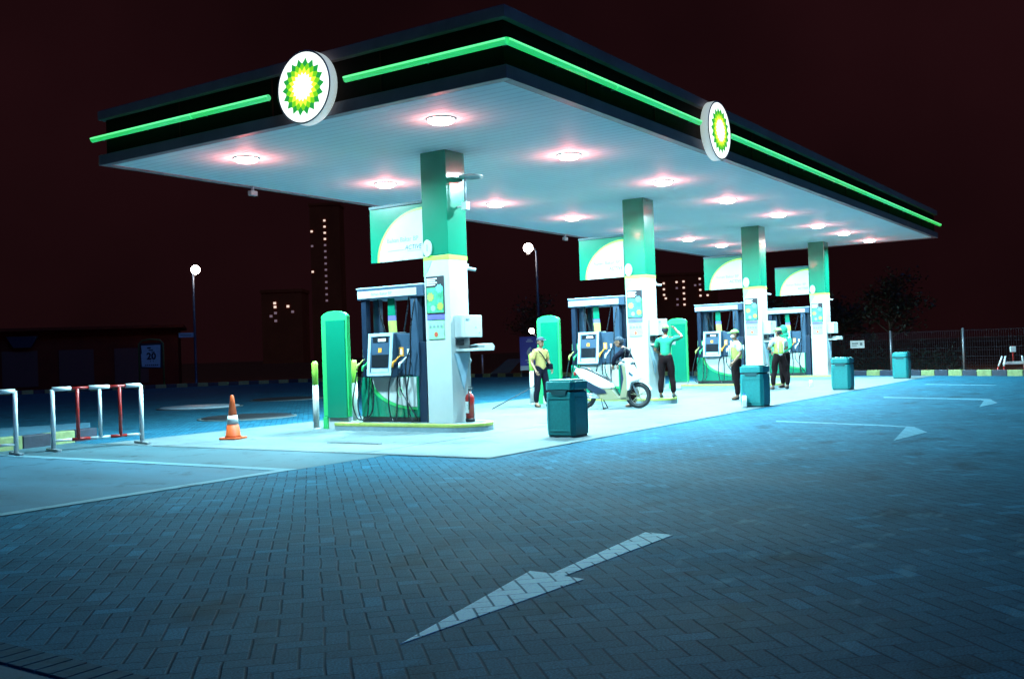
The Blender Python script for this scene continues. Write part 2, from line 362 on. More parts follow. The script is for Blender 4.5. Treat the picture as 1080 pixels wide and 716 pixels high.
for x0, x1, y0, y1 in ((-.33, 27, 2.44, 2.47), (-.33, 27, 6.60, 6.62), (5.6, 5.62, .25, 8.5), (13.4, 13.42, .25, 8.5), (21., 21.02, .25, 8.5), (-.33, -.25, .25, 8.5), (-.33, 27, .25, .31)):
    flat('apron_joint', [(x0, y0), (x1, y0), (x1, y1), (x0, y1)], .0105 if x1-x0 > 1 else .0125, 'joint')
b = MB(); b.box(.86, .95, 3.15, 4.22, .002, .014); tag(b.build('drain_slot', 'cover'), 'short dark drain slot in the pale apron before the nearest pump island', 'drain')
ARR = ([(-7.21, -4.06), (-5.63, -3.77), (-5.63, -3.93), (-4.18, -3.84), (-4.2, -4.07), (-5.66, -4.03), (-5.68, -4.18)],
       [(6.28, -1.22), (5.64, -3.17), (5.35, -3.69), (4.74, -3.94), (4.44, -4.06), (3.08, -3.91), (4.71, -3.67), (5.22, -3.6), (5.42, -3.15), (6.02, -1.31)],
       [(13.67, -1.25), (12.81, -3.39), (12.66, -3.68), (11.33, -4.01), (10.0, -3.88), (12.14, -3.64), (12.46, -3.44), (13.28, -1.35)])
ALAB = ('large white arrow painted on the dark block paving in the foreground', 'thin white arrow with a bent line, nearer of the two on the right', 'thin white turning arrow farther back, before the striped kerb')
for pts, lab in zip(ARR, ALAB):
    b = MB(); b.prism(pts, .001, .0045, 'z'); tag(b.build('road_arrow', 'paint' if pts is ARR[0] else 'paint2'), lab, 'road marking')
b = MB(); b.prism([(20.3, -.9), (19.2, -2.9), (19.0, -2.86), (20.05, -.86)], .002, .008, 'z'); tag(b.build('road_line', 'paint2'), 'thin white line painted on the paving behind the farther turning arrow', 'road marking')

# striped kerb along the far edge
def kerb(name, pts, step, h, d, label):
    root = thing(name, label, 'kerb', (pts[0][0], pts[0][1], 0))
    P = [Vector((p[0]-pts[0][0], p[1]-pts[0][1], 0)) for p in pts]
    seg = []; acc = 0; out = []
    ybm, kbm = MB(), MB(); k = 0
    # resample at equal steps
    res = [P[0]]; rem = step
    for a, c in zip(P, P[1:]):
        L = (c-a).length; t = 0
        while L-t >= rem: t += rem; res.append(a+(c-a)*(t/L)); rem = step
        rem -= (L-t)
    for a, c in zip(res, res[1:]):
        dr = (c-a).normalized(); n = Vector((dr.y, -dr.x, 0))*-1
        M4 = Matrix(((dr.x, n.x, 0, a.x), (dr.y, n.y, 0, a.y), (0, 0, 1, 0), (0, 0, 0, 1)))
        (ybm if k % 2 else kbm).box(.006, (c-a).length-.006, 0, d, -.02, h+random.uniform(-.008, .008), .012, 1, mtx=M4); k += 1
    o = ybm.build('yellow_blocks', 'kerbyel', root); o['label'] = 'yellow painted kerb blocks'
    o = kbm.build('black_blocks', 'kerbblk', root); o['label'] = 'black painted kerb blocks'
    return root
kerb('striped_kerb', KERB, .56, .20, .22, 'low kerb in yellow and black blocks curving along the far forecourt edge')
# island end kerb behind the barriers
root = kerb('striped_kerb', [(-3.72, 8.75), (-.90, 9.15), (.45, 9.62)], .608, .22, .25, 'short raised kerb in yellow and dark blue blocks behind the left barriers')
b = MB(); b.prism([(-3.72, 9.02), (-.95, 9.41), (.42, 9.88), (1.6, 11.6), (-2.8, 13)], 0, .2, 'z', .01); o = b.build('planter_top', 'slab', root); o.location = (3.72, -8.75, 0)

# tank covers
for (x, y, r, m, lab) in ((9.1, 17.4, 1.15, 'sheencover', 'pale round metal tank cover with a painted sheen, left of the dark ones'), (5.6, 11.4, 1.05, 'cover', 'black round tank cover right behind the near traffic cone'), (13.4, 18.2, 1.15, 'cover', 'black round tank cover farthest back, left of the tall green panel')):
    t = thing('tank_cover', lab, 'manhole cover', (x, y, 0), 0, 'round tank covers in the forecourt')
    b = MB(); b.lathe((0, 0, 0), [(r, .0), (r, .035), (r-.04, .05), (0, .05)], 40); b.build('lid', m, t)
    b = MB(); b.lathe((0, 0, 0), [(r+.10, .0), (r+.10, .02), (r+.012, .025), (r+.012, 0)], 40); b.build('rim', 'joint', t)

# ------------------------------------------------------------------ canopy
CX = [3.15, 10.87, 18.68, 25.27]; H = 4.91; T = 5.85; CL, CW = 27.5, 8.71
can = thing('canopy', 'long flat forecourt canopy on square green and white pillars', 'canopy', (0, 0, 0))
b = MB(); b.box(.02, CL-.02, .02, CW-.02, H, H+.06); b.build('soffit', 'soffit', can)
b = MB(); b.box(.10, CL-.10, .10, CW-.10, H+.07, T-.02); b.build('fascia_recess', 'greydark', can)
def ring(name, z0, z1, o0, o1, m, bev=.01):
    b = MB()
    b.box(-o0, o1, -o0, CW+o0, z0, z1, bev); b.box(CL-o1, CL+o0, -o0, CW+o0, z0, z1, bev)
    b.box(o1+.001, CL-o1-.001, -o0+.001, o1, z0+.001, z1-.001, 0); b.box(o1+.001, CL-o1-.001, CW-o1, CW+o0-.001, z0+.001, z1-.001, 0)
    return b.build(name, m, can)
ring('lower_trim', H-.02, 5.07, 0, .14, 'fascia'); ring('upper_trim', 5.69, T, 0, .14, 'fascia')
b = MB(); b.box(.05, CL-.05, .05, CW-.05, T-.03, T+.02); b.build('roof', 'fascia', can)
# panel seams in the recess
for k in range(1, 12): b = MB(); b.box(k*2.3-.01, k*2.3+.01, .085, .10, 5.08, 5.68); b.build('panel_seam', 'dark', can)
for k in range(1, 4): b = MB(); b.box(.085, .10, k*2.2-.01, k*2.2+.01, 5.08, 5.68); b.build('panel_seam', 'dark', can)
nz = 5.345
for a, c in (((-.06, 8.78, nz), (-.06, 6.1, nz)), ((-.06, 6.06, nz), (-.06, 4.32, nz)), ((-.06, 2.74, nz), (-.06, -.06, nz)),
             ((-.05, -.06, nz), (2.9, -.06, nz)), ((2.93, -.06, nz), (6.14, -.06, nz)), ((7.62, -.06, nz), (17.5, -.06, nz)), ((17.53, -.06, nz), (27.6, -.06, nz))):
    a, c = Vector(a), Vector(c)
    b = MB(); b.tube([a, c], .048, 12); tb = b.build('neon_tube', 'neon', can)
    d = Vector((-.046, 0, .016)) if abs(a.x-c.x) < .01 else Vector((0, -.046, .016))
    b = MB(); b.tube([a+d, c+d], .013, 6); b.build('glowing_core', 'neoncore', tb)
    n = max(1, int((c-a).length/1.2))
    for k in range(n+1):
        p = a+(c-a)*((k+.1)/(n+.2)); e = Vector((.16, 0, 0)) if abs(a.x-c.x) < .01 else Vector((0, .16, 0))
        b = MB(); b.tube([p+e*.25, p+e], .012, 6); b.build('bracket', 'metal', tb)

# columns as parts of the canopy
def column(cx, i):
    x0, x1, y0, y1 = 0, .55, 3.42, 3.97
    b = MB(); b.box(x0, x1, y0, y1, .14, 3.0, .012)
    c = b.build('column', 'white', can); c.location = (cx, 0, 0)
    c['label'] = ('nearest canopy pillar, white below and green above', 'second canopy pillar, beside the scooter', 'third canopy pillar, between the two men in vests', 'farthest canopy pillar, at the right end')[i]
    b = MB(); b.box(x0-.003, x1+.003, y0-.003, y1+.003, 3.085, H-.0, .012); b.build('green_cladding', 'green', c)
    b = MB(); b.box(x0-.004, x1+.004, y0-.004, y1+.004, 2.995, 3.082, .006); b.build('lime_band', 'lime', c)
    b = MB(); b.prism([(3.97, 3.0), (3.97, 2.72), (3.90, 2.80), (3.83, 2.91), (3.79, 3.0)], -.006, .0, 'x'); b.build('swoosh', 'inkgreen', c)
    # oval plate
    b = MB(); b.prism(ell(3.86, 3.22, .095, .15, 0, 2*PI-.3, 20), -.03, -.005, 'x'); b.build('oval_plate', 'white', c)
    if i == 0: text('plate_numeral', '1', .18, (-.032, 3.86, 3.22), '-x', 'inkgrey', c)
    # poster, purple strip, green notice
    b = MB(); b.box(-.012, -.004, 3.53, 3.93, 2.06, 2.72, .003); p = b.build('poster', 'ink', c)
    b = MB(); b.box(-.016, -.013, 3.55, 3.91, 2.08, 2.52); b.build('poster_print', mat('poster_print', (.05, .35, .16), .5, var=.9, scale=7, stain=(.01, .06, .05)), c)
    for cyy, czz, rr, m in ((3.83, 2.36, .085, 'yellow'), (3.63, 2.50, .085, 'cyanprint'), (3.62, 2.19, .075, 'lime'), (3.78, 2.16, .06, 'inkgreen')):
        b = MB(); b.prism([(cyy+rr*(1 if q % 2 else .75)*math.cos(q*PI/8), czz+rr*(1 if q % 2 else .75)*math.sin(q*PI/8)) for q in range(16)], -.020, -.0165, 'x'); b.build('printed_blot', m, c)
    b = MB()
    for q in range(4): b.box(-.017, -.013, 3.68+.04*(q % 2), 3.91, 2.665-.035*q, 2.685-.035*q)
    b.build('printed_lines', 'reflect', c)
    b = MB(); b.box(-.014, -.004, 3.54, 3.92, 1.96, 2.045, .002); b.build('purple_strip', 'purple', c)
    b = MB(); b.box(-.014, -.004, 3.56, 3.90, 1.62, 1.945, .002); b.build('green_notice', 'inkgreen', c)
    b = MB()
    for q in range(4): b.prism(ell(3.85-.08*q, 1.84, .028, .028, 0, 2*PI*.9, 9), -.018, -.0145, 'x')
    b.build('notice_symbol', 'inkgrey', c)
    b = MB(); b.prism(ell(3.73, 1.70, .04, .045, 0, 2*PI*.93, 12), -.018, -.0145, 'x'); b.build('warning_symbol', 'redprint', c)
    # switch box with its label, tray shelf, gusset, on the face toward the road
    b = MB(); b.box(.10, .62, 3.19, 3.417, 1.63, 2.02, .012); bx = b.build('switch_box', 'white', c)
    b = MB(); b.box(.14, .24, 3.184, 3.189, 1.93, 1.96); b.box(.42, .44, 3.184, 3.189, 1.80, 1.82); b.box(.52, .54, 3.184, 3.189, 1.70, 1.72); b.build('box_marks', 'inkgrey', c)
    b = MB(); b.box(.12, .36, 3.405, 3.417, 1.50, 1.60)
    b.build('black_label', 'ink', c)
    b = MB(); b.prism([(.12, 1.39), (.84, 1.39), (.86, 1.47), (.80, 1.52), (.55, 1.50), (.55, 1.44), (.12, 1.43)], 3.10, 3.415, 'y', .006); b.build('tray_shelf', 'white', c)
    b = MB(); b.prism([(.06, 1.36), (.50, 1.36), (.30, .72)], 3.385, 3.415, 'y', .004); b.build('gusset_plate', 'frame', c)
    b = MB(); b.tube([(.57, 3.5, 1.22), (.63, 3.5, 1.22)], .05, 8); b.build('junction_knob', 'metal', c)
    b = MB(); b.box(.55, .64, 3.45, 3.55, 2.86, 2.95, .01); b.tube([(.60, 3.5, 2.88), (.72, 3.36, 2.84)], .03, 8); b.build('camera_bracket', 'white', c)
    return c
for i, cx in enumerate(CX): column(cx, i)
# cctv arm hanging beside the first column top
t = thing('ceiling_camera', 'small white dome camera on a thin rod beside the nearest pillar top', 'security camera', (3.46, 3.24, 0))
b = MB(); b.tube([(0, 0, 4.0), (0, 0, 4.42)], .022, 8); b.build('rod', 'metal', t)
b = MB(); b.lathe((.12, -.05, 4.44), [(.16, -.01), (.22, .0), (.22, .03), (.05, .06)], 20); b.build('disc_housing', 'white', t)
b = MB(); b.box(-.06, .06, -.05, .05, 3.86, 4.0, .01); b.tube([(0, .05, 3.93), (0, .25, 3.93)], .02, 6); b.build('junction_box', 'white', t)

# small cameras along the rear soffit edge
for x, lab in ((3.4, 'tiny camera under the rear canopy edge, left of the nearest pillar'), (9.6, 'tiny camera under the rear canopy edge, behind the second lamp row'), (15.9, 'tiny camera under the rear canopy edge, right of the second pillar')):
    t = thing('edge_camera', lab, 'security camera', (x, 8.55, H), 0, 'small cameras along the rear canopy edge')
    b = MB(); b.tube([(0, 0, 0), (0, 0, -.10)], .03, 8); b.build('mount', 'metal', t)
    b = MB(); b.box(-.09, .09, -.05, .05, -.20, -.10, .015); b.build('housing', 'white', t)

# recessed lamps
LX1 = [1.31, 5.12, 9.13, 12.82, 16.6, 20.2, 23.05, 26.3]; LX2 = [1.37, 5.09, 9.10, 12.75, 16.6, 20.4, 23.3, 26.3]
BASEP = 485
fl = ('first', 'second', 'third', 'fourth', 'fifth', 'sixth', 'seventh', 'eighth')
proto = None
for row, (ys, xs) in enumerate(((2.08, LX1), (6.45, LX2))):
    for i, x in enumerate(xs):
        lab = '%s round ceiling lamp from the near end, in the canopy row %s' % (fl[i], ('above the arrows side', 'behind the pillars')[row])
        if proto is None:
            t = thing('ceiling_lamp', lab, 'ceiling lamp', (x, ys, H), 0, 'round lamps in the canopy ceiling'); proto = t
            b = MB(); b.lathe((0, 0, 0), [(.208, -.003), (.226, -.003), (.226, -.012), (.212, -.02), (.206, -.008)], 32); b.build('bezel', 'white', t)
            b = MB(); b.lathe((0, 0, 0), [(.205, -.006), (.20, -.04), (.155, -.072), (.06, -.084), (0, -.085)], 32); b.build('lens', 'lamp', t)
        else:
            t = copy_tree(proto); t.location = (x, ys, H); t['label'] = lab
        kf = (1, 1, .85, .66, .52, .46, .42, .40)[i]; ks = (1, 1, .9, .6, .3, .25, .2, .2)[i]
        li = bpy.data.lights.new('lamp_beam', 'AREA'); li.shape = 'DISK'; li.size = .40; li.spread = R(166); li.energy = BASEP*kf; li.color = LAMPC
        lo = bpy.data.objects.new('lamp_beam', li); COL.objects.link(lo); lo.parent = t; lo.location = (0, 0, -.095)
        # added red point light under each lens, imitating a halo on the ceiling
        li = bpy.data.lights.new('halo_fill', 'POINT'); li.energy = 24*ks; li.color = (1., .21, .20); li.shadow_soft_size = .06
        lo = bpy.data.objects.new('halo_fill', li); COL.objects.link(lo); lo.parent = t; lo.location = (0, 0, -.18)

# round sun-flower emblem signs
def star(r, n, ph, inner): return [((r if k % 2 == 0 else r*inner)*math.cos(PI*k/n+ph), (r if k % 2 == 0 else r*inner)*math.sin(PI*k/n+ph)) for k in range(2*n)]
def logo(axis, loc, label):
    t = thing('emblem_sign', label, 'sign', loc, 0, 'round lit emblems on the canopy edge')
    s = -1
    b = MB(); b.lathe((0, 0, 0), [(.50, -.02), (.54, -.04), (.54, -.17), (.515, -.19)], 48, axis); b.build('drum', 'logoe', t)
    b = MB(); b.lathe((0, 0, 0), [(.51, -.185), (.51, -.196), (0, -.198)], 48, axis); b.build('face', 'logow', t)
    b = MB(); b.lathe((0, 0, 0), [(.512, -.186), (.525, -.200), (.541, -.192), (.541, -.186)], 48, axis); b.build('rim', 'metal', t)
    lay = [(.425, .80, 0, 'lg1'), (.36, .80, 1, 'lg2'), (.295, .78, 0, 'lg3'), (.215, .80, 1, 'lg4')]
    for k, (r, inn, ph, m) in enumerate(lay):
        pts = star(r, 18, ph*PI/18, inn)
        b = MB(); b.prism(pts, -.199-.003*k, -.2015-.003*k, axis); b.build('petal_ring', m, t)
    b = MB()
    for q in range(3):
        a = q*2*PI/3+.5
        if axis == 'x': b.tube([(-.03, .3*math.cos(a), .3*math.sin(a)), (.09, .3*math.cos(a), .3*math.sin(a))], .02, 6)
        else: b.tube([(.3*math.cos(a), -.03, .3*math.sin(a)), (.3*math.cos(a), .09, .3*math.sin(a))], .02, 6)
    b.build('mount', 'metal', t)
logo('x', (.03, 3.48, 5.34), 'round lit white sign with green and yellow petals, on the left canopy edge')
logo('y', (6.83, .03, 5.30), 'round lit white sign with green and yellow petals, on the right canopy edge')

# ------------------------------------------------------------------ banners beside the columns
def banner(cx, label):
    t = thing('banner_sign', label, 'sign', (cx, 4.0, 0), 0, 'square banners beside the canopy pillars')
    W, z0, z1 = 1.24, 3.06, 4.04
    def el(sa, n=24): return [(W*sa*math.cos(a), (z1-z0)*(.93*sa/.87)*math.sin(a)+z0) for a in [PI/2*k/n for k in range(n+1)]]
    b = MB(); b.box(.05, .10, 0, W, z0, z1, .006); b.build('panel', 'green', t)
    b = MB(); b.box(.03, .12, 0, W, z1, z1+.05, .004); b.build('top_rail', 'tealdk', t)
    b = MB(); b.prism([(.0, z0+.002)]+[p for p in el(.87)], .044, .048, 'x'); b.build('lime_arc', 'lime', t)
    b = MB(); b.prism([(.0, z0+.004)]+[p for p in el(.82)], .038, .0425, 'x'); b.build('white_field', 'white', t)
    text('banner_words', 'Bahan Bakar BP', .115, (.036, .47, 3.43), '-x', 'inkgrey', t)
    text('banner_slogan', 'ACTIVE', .115, (.036, .23, 3.28), '-x', 'navyl', t, shear=.25)
    b = MB(); b.box(.034, .037, .45, .82, 3.245, 3.252); b.box(.034, .037, .05, .36, 3.215, 3.221); b.build('banner_rule', 'inkgrey', t)
    b = MB(); b.box(.06, .09, -.03, .0, z0+.1, z0+.16); b.box(.06, .09, -.03, .0, z1-.2, z1-.14); b.build('mount', 'metal', t)
    return t
for i, (cx, lab) in enumerate(zip(CX, ('green and white banner high beside the nearest pillar', 'green and white banner high beside the second pillar, above the scooter', 'green and white banner high beside the third pillar', 'green and white banner high beside the farthest pillar, smallest in view'))): banner(cx, lab)

# ------------------------------------------------------------------ pump islands
def islandshape(o=0, rr=.5):
    x0, x1, y0, y1 = -.22-o, .80+o, 2.90-o, 6.06+o; p = []
    for (cx_, cy_, a0) in ((x1-rr, y1-.06, 0), (x0+.06, y1-.06, PI/2), (x0+rr, y0+rr, PI), (x1-rr, y0+rr, 3*PI/2)):
        r = rr if cy_ < 4 else .06
        if cy_ > 4: cx_ = x1-.06 if a0 == 0 else x0+.06
        for k in range(9): a = a0+PI/2*k/8; p.append((cx_+r*math.cos(a), cy_+r*math.sin(a)))
    return p
ILAB = ('low concrete pump island under the nearest pump', 'low concrete pump island beside the scooter', 'low concrete pump island behind the orange cone, third from the near end', 'low concrete pump island farthest to the right')
for i, cx in enumerate(CX):
    t = thing('pump_island', ILAB[i], 'pump island', (cx, 0, 0), 0, 'raised islands under the pumps')
    b = MB(); b.prism(islandshape(), .0, .085, 'z'); b.build('kerb_side', 'kerbgrey', t)
    b = MB(); b.prism(islandshape(.004), .087, .146, 'z', .01); b.build('yellow_rim', 'yellow', t)
    b = MB(); b.prism(islandshape(-.12, .36), .12, .151, 'z'); b.build('top_slab', 'apron', t)

def nozzle(parent, y, z, m):
    b = MB(); b.tube([(-.10, y, z), (-.16, y+.02, z-.03), (-.17, y+.03, z-.12)], [.022, .026, .02], 8)
    b.tube([(-.10, y, z), (-.04, y-.03, z+.07), (.0, y-.04, z+.08)], [.018, .014, .012], 8); b.build('nozzle', m, parent)
def pump(cx, label):
    t = thing('fuel_pump', label, 'fuel pump', (cx+.05, 0, 0), 0, 'fuel dispensers under the canopy')
    b = MB(); b.box(.02, .86, 4.24, 5.58, .15, .24, .008); b.build('plinth', 'black', t)
    b = MB(); b.box(.01, .87, 4.23, 5.59, .24, .97, .012); cab = b.build('cabinet', 'green', t)
    # curved white field: ellipse centred on the upper right corner
    Y0, Y1, Z0, Z1 = 4.26, 5.56, .26, .965
    def el(s_, n=20): return [(Y0+(Y1-Y0)*s_*math.cos(a), Z1-(Z1-Z0)*.95*s_*math.sin(a)) for a in [PI/2*k/n for k in range(n+1)]]
    b = MB(); b.prism([(Y0, Z1)]+el(.88), .002, .008, 'x'); b.build('lime_arc', 'lgreen', cab)
    b = MB(); b.prism([(Y0, Z1-.001)]+el(.80), -.004, .0015, 'x'); b.build('white_field', 'white', cab)
    # dark side
    b = MB(); b.box(.03, .86, 4.05, 4.225, .15, 1.58, .01); b.build('side_panel', 'navy', t)
    # uprights
    for (a0, a1, y0, y1, m) in ((.02, .16, 5.42, 5.54, 'navy'), (.30, .44, 5.32, 5.46, 'navyl'), (.7, .84, 5.28, 5.40, 'navy'), (.02, .18, 4.20, 4.36, 'navyl'), (.30, .84, 4.06, 4.20, 'navy')):
        b = MB(); b.box(a0, a1, y0, y1, .97, 2.42, .012); b.build('upright', m, t)
    b = MB(); b.box(.20, .86, 4.07, 4.30, 1.58, 2.40, .01); b.build('hose_mast', 'navy', t)
    for y_, z_ in ((4.03, 2.30), (4.03, 1.95), (4.03, 1.52)):
        b = MB(); b.box(.22, .28, y_-.02, y_+.03, z_-.03, z_+.03, .005); b.build('mast_clip', 'reflect', t)
    # header
    b = MB(); b.box(-.02, .90, 4.03, 5.60, 2.40, 2.60, .012); hd = b.build('header', 'navyl', t)
    b = MB(); b.box(-.032, -.022, 4.18, 5.58, 2.425, 2.555, .003); b.build('header_plate', 'white', hd)
    text('header_words', 'Bahan Bakar BP', .08, (-.034, 5.0, 2.49), '-x', 'inkgrey', hd)
    b = MB(); b.box(-.03, .91, 4.02, 5.61, 2.601, 2.622, .004); b.build('header_cap', 'frame', hd)
    # central strip
    b = MB(); b.prism([(4.80, 2.40), (4.95, 2.40), (4.95, 2.09), (4.78, 2.09)], .10, .12, 'x'); b.build('hanging_strip', 'green', t)
    b = MB(); b.prism([(4.775, 2.085), (4.95, 2.085), (4.95, 2.0), (4.77, 2.0)], .099, .119, 'x'); b.build('purple_band', 'purple', t)
    b = MB(); b.prism([(4.765, 1.995), (4.95, 1.995), (4.93, 1.70), (4.75, 1.70)], .098, .118, 'x'); b.build('yellow_panel', 'yellow', t)
    # display unit: leaning, framed
    u = MB(); u.prism([(.02, .96), (-.10, .96), (-.14, 1.05), (-.05, 1.74), (.05, 1.78), (.40, 1.78), (.40, .96)], 4.74, 5.30, 'y', .012); un = u.build('display_unit', 'navyl', t)
    def dp(z, o): return -.14+(z-1.05)/(1.74-1.05)*.09-o
    def plate(y0, y1, z0, z1, o, m, name, th=.012):
        b = MB(); b.prism([(dp(z0, o), z0), (dp(z0, o)+th, z0), (dp(z1, o)+th, z1), (dp(z1, o), z1)], y0, y1, 'y'); return b.build(name, m, un)
    for (y0, y1, z0, z1) in ((4.735, 4.79, 1.0, 1.77), (5.25, 5.31, 1.0, 1.77), (4.791, 5.249, 1.715, 1.77), (4.791, 5.249, 1.0, 1.05)): plate(y0, y1, z0, z1, .02, 'frame', 'frame_bar', .03)
    plate(4.84, 5.21, 1.60, 1.69, .004, 'screen', 'upper_display')
    plate(4.90, 5.08, 1.62, 1.67, .008, 'screenlit', 'lit_digits')
    plate(4.82, 5.22, 1.15, 1.38, .004, 'screen', 'lower_display')
    plate(4.99, 5.07, 1.42, 1.50, .006, 'orange2', 'round_badge')
    plate(4.82, 5.22, 1.06, 1.13, .004, 'frame', 'keypad')
    b = MB(); b.box(.05, .45, 4.34, 4.735, 1.0, 1.75, .01); b.build('side_housing', 'navyl', t)
    b = MB(); b.box(.06, .86, 4.235, 4.60, .97, 1.56, .01); b.box(.06, .5, 5.25, 5.57, .97, 1.5, .01); b.build('holster', 'navy', t)
    for y_, m in ((5.50, 'inkgreen'), (5.37, 'lgreen'), (4.62, 'orange2'), (4.45, 'navyl')):
        b = MB(); b.box(.035, .058, y_-.05, y_+.05, 1.34, 1.50, .004); b.build('grade_plate', m, t)
        b = MB(); b.box(.030, .034, y_-.025, y_+.025, 1.37, 1.47); b.build('grade_mark', 'reflect', t)
    for y_, z_, m in ((5.52, 1.22, 'yellow'), (5.38, 1.20, 'lgreen'), (4.66, 1.26, 'orange2'), (4.50, 1.24, 'reflect')): nozzle(t, y_, z_, m)
    # hoses: each hangs in a long loop from its nozzle and back up
    def hose(pts):
        P = [Vector(p) for p in pts]; out = []
        for k in range(len(P)-1):                     # Catmull-Rom
            p0, p1, p2, p3 = P[max(k-1, 0)], P[k], P[k+1], P[min(k+2, len(P)-1)]
            for q in range(6):
                s_ = q/6; out.append(.5*((2*p1)+(-p0+p2)*s_+(2*p0-5*p1+4*p2-p3)*s_*s_+(-p0+3*p1-3*p2+p3)*s_**3))
        out.append(P[-1]); b = MB(); b.tube(out, .014, 7); b.build('hose', 'hose', t)
    hose([(-.16, 5.55, 1.08), (-.14, 5.62, .85), (-.13, 5.70, .5), (-.14, 5.60, .24), (-.14, 5.44, .20), (-.12, 5.26, .32), (-.06, 5.24, .6), (.0, 5.32, .95), (.1, 5.4, 1.3)])
    hose([(-.16, 5.41, 1.06), (-.12, 5.50, .8), (-.10, 5.60, .5), (-.11, 5.52, .22), (-.10, 5.38, .26), (-.05, 5.36, .7), (.02, 5.38, 1.1)])
    hose([(-.16, 4.69, 1.10), (-.13, 4.80, .85), (-.12, 4.84, .5), (-.13, 4.78, .22), (-.12, 4.68, .22), (-.08, 4.66, .6), (.0, 4.70, .98)])
    hose([(-.16, 4.53, 1.06), (-.12, 4.57, .88), (-.11, 4.54, .72), (-.12, 4.42, .56), (-.12, 4.28, .36), (-.10, 4.22, .24), (-.08, 4.30, .19)])
    hose([(-.06, 4.32, 1.5), (-.10, 4.42, 1.2), (-.11, 4.42, .7), (-.11, 4.36, .3), (-.10, 4.26, .2)])
    hose([(.02, 4.26, 2.35), (-.08, 4.30, 1.8), (-.10, 4.32, 1.2), (-.10, 4.42, .7), (-.10, 4.40, .25)])
    hose([(.12, 5.20, 2.40), (.12, 5.15, 2.1), (.14, 5.05, 1.78)]); hose([(.12, 4.46, 2.40), (.12, 4.52, 2.1), (.12, 4.60, 1.78)])
    b = MB(); b.prism(ell(4.57, .74, .05, .09, 0, 2*PI*.96, 16), -.10, -.098, 'x')
    b.bm.free(); b.bm = bmesh.new(); b.tube([(-.115, 4.56+.05*math.cos(q*PI/8), .70+.085*math.sin(q*PI/8)) for q in range(17)], .006, 5); b.build('hose_tie', 'inkgreen', t)
    t.scale = (.86, 1, 1)
    return t
PLAB = ('nearest fuel pump, tall navy frame over a green and white cabinet', 'fuel pump just behind the parked scooter', 'fuel pump behind the masked man in a vest', 'farthest fuel pump, partly hidden by two men')
for cx, lab in zip(CX, PLAB): pump(cx, lab)

# tall green end panel and bollards of each island
GL = ('tall green arched panel at the left end of the nearest island', 'tall green arched panel behind the man in yellow', 'tall green arched panel right of the attendant in green', 'tall green arched panel of the farthest island, behind other things')
for i, cx in enumerate(CX):
    t = thing('end_panel', GL[i], 'panel', (cx+.02, 6.22, 0), 0, 'tall green panels at the island ends')
    def arch(hw, z0, z1, rise, n=14): return [(-hw, z0), (hw, z0)]+[(hw*math.cos(a), z1+rise*math.sin(a)) for a in [PI*k/n for k in range(n+1)]]
    b = MB(); b.prism(arch(.33, .24, 2.12, .12), .02, .11, 'x', .012); b.build('frame', 'lgreen', t)
    b = MB(); b.prism(arch(.25, .20, 2.0, .08) if False else [(-.29, .22), (.20, .22), (.20, 2.06), (-.29, 2.06)], .0, .018, 'x', .006); b.build('inset', 'green', t)
    b = MB(); b.box(.0, .11, .22, .33, .0, .235, .008); b.build('leg', 'lgreen', t)
    b = MB(); b.box(.03, .10, -.31, .215, .0, .235, .01); b.build('foot', 'white', t)
    for (bx, by, lab2) in ((.05, 6.76, 'front'), (.98, 6.60, 'rear')):
        if i == 1 and lab2 == 'front': pass
        bt = thing('bollard', {'front': 'white bollard with a lime top, left of the %s', 'rear': 'white bollard with a lime top, right behind the %s'}[lab2] % GL[i].split(' at ')[0].replace('tall green arched panel', ('nearest green end panel', 'green panel behind the man in yellow', 'green panel beside the attendant in green', 'farthest green end panel')[i]).split(' behind the')[0], 'bollard', (cx+bx, by, 0), 0, 'bollards at the island ends')
        bt['label'] = '%s bollard, lime over white, %s' % (lab2, ('beside the nearest green panel', 'beside the green panel behind the man in yellow', 'beside the green panel next to the attendant in green', 'beside the farthest green panel')[i])
        b = MB(); b.lathe((0, 0, 0), [(.058, 0), (.058, .84)], 16); b.lathe((0, 0, 0), [(.085, .0), (.085, .015), (.06, .02)], 16); b.build('post', 'white', bt)
        b = MB(); b.lathe((0, 0, 0), [(.0585, .842), (.0585, 1.25), (.045, 1.285), (.02, 1.30), (0, 1.303)], 16); b.build('cap', 'lime', bt)

# ------------------------------------------------------------------ fire extinguisher
def extinguisher(x, y, label):
    t = thing('fire_extinguisher', label, 'extinguisher', (x, y, .151), 0, 'fire extinguishers by the pillars')
    b = MB(); b.lathe((0, 0, 0), [(.075, .0), (.085, .015), (.085, .06), (.078, .065)], 20); b.build('base', 'black', t)
    b = MB(); b.lathe((0, 0, 0), [(.078, .055), (.080, .42), (.065, .47), (.03, .50), (.022, .53)], 20); b.build('cylinder', 'red', t)
    b = MB(); b.box(-.083, -.0795, -.035, .035, .16, .36); b.build('label_plate', 'reflect', t)
    b = MB(); b.lathe((0, 0, 0), [(.02, .52), (.025, .56), (.012, .58)], 10); b.box(-.02, .10, -.012, .012, .565, .58, .003); b.box(-.02, .11, -.012, .012, .60, .612, .003); b.build('valve_handle', 'black', t)
    b = MB(); b.tube([(.02, 0, .55), (-.06, -.04, .53), (-.10, -.06, .42), (-.098, -.05, .22)], .011, 6); b.build('hose', 'black', t)
    b = MB(); b.lathe((0, 0, 0), [(.012, .50), (.012, .512)], 6); b.bm.free(); b.bm = bmesh.new(); b.tube([(-.10, -.02, .30), (0, .1, .30)], .006, 5); b.build('wall_strap', 'metal', t)
    return t
extinguisher(3.46, 3.29, 'red fire extinguisher standing at the foot of the nearest pillar')

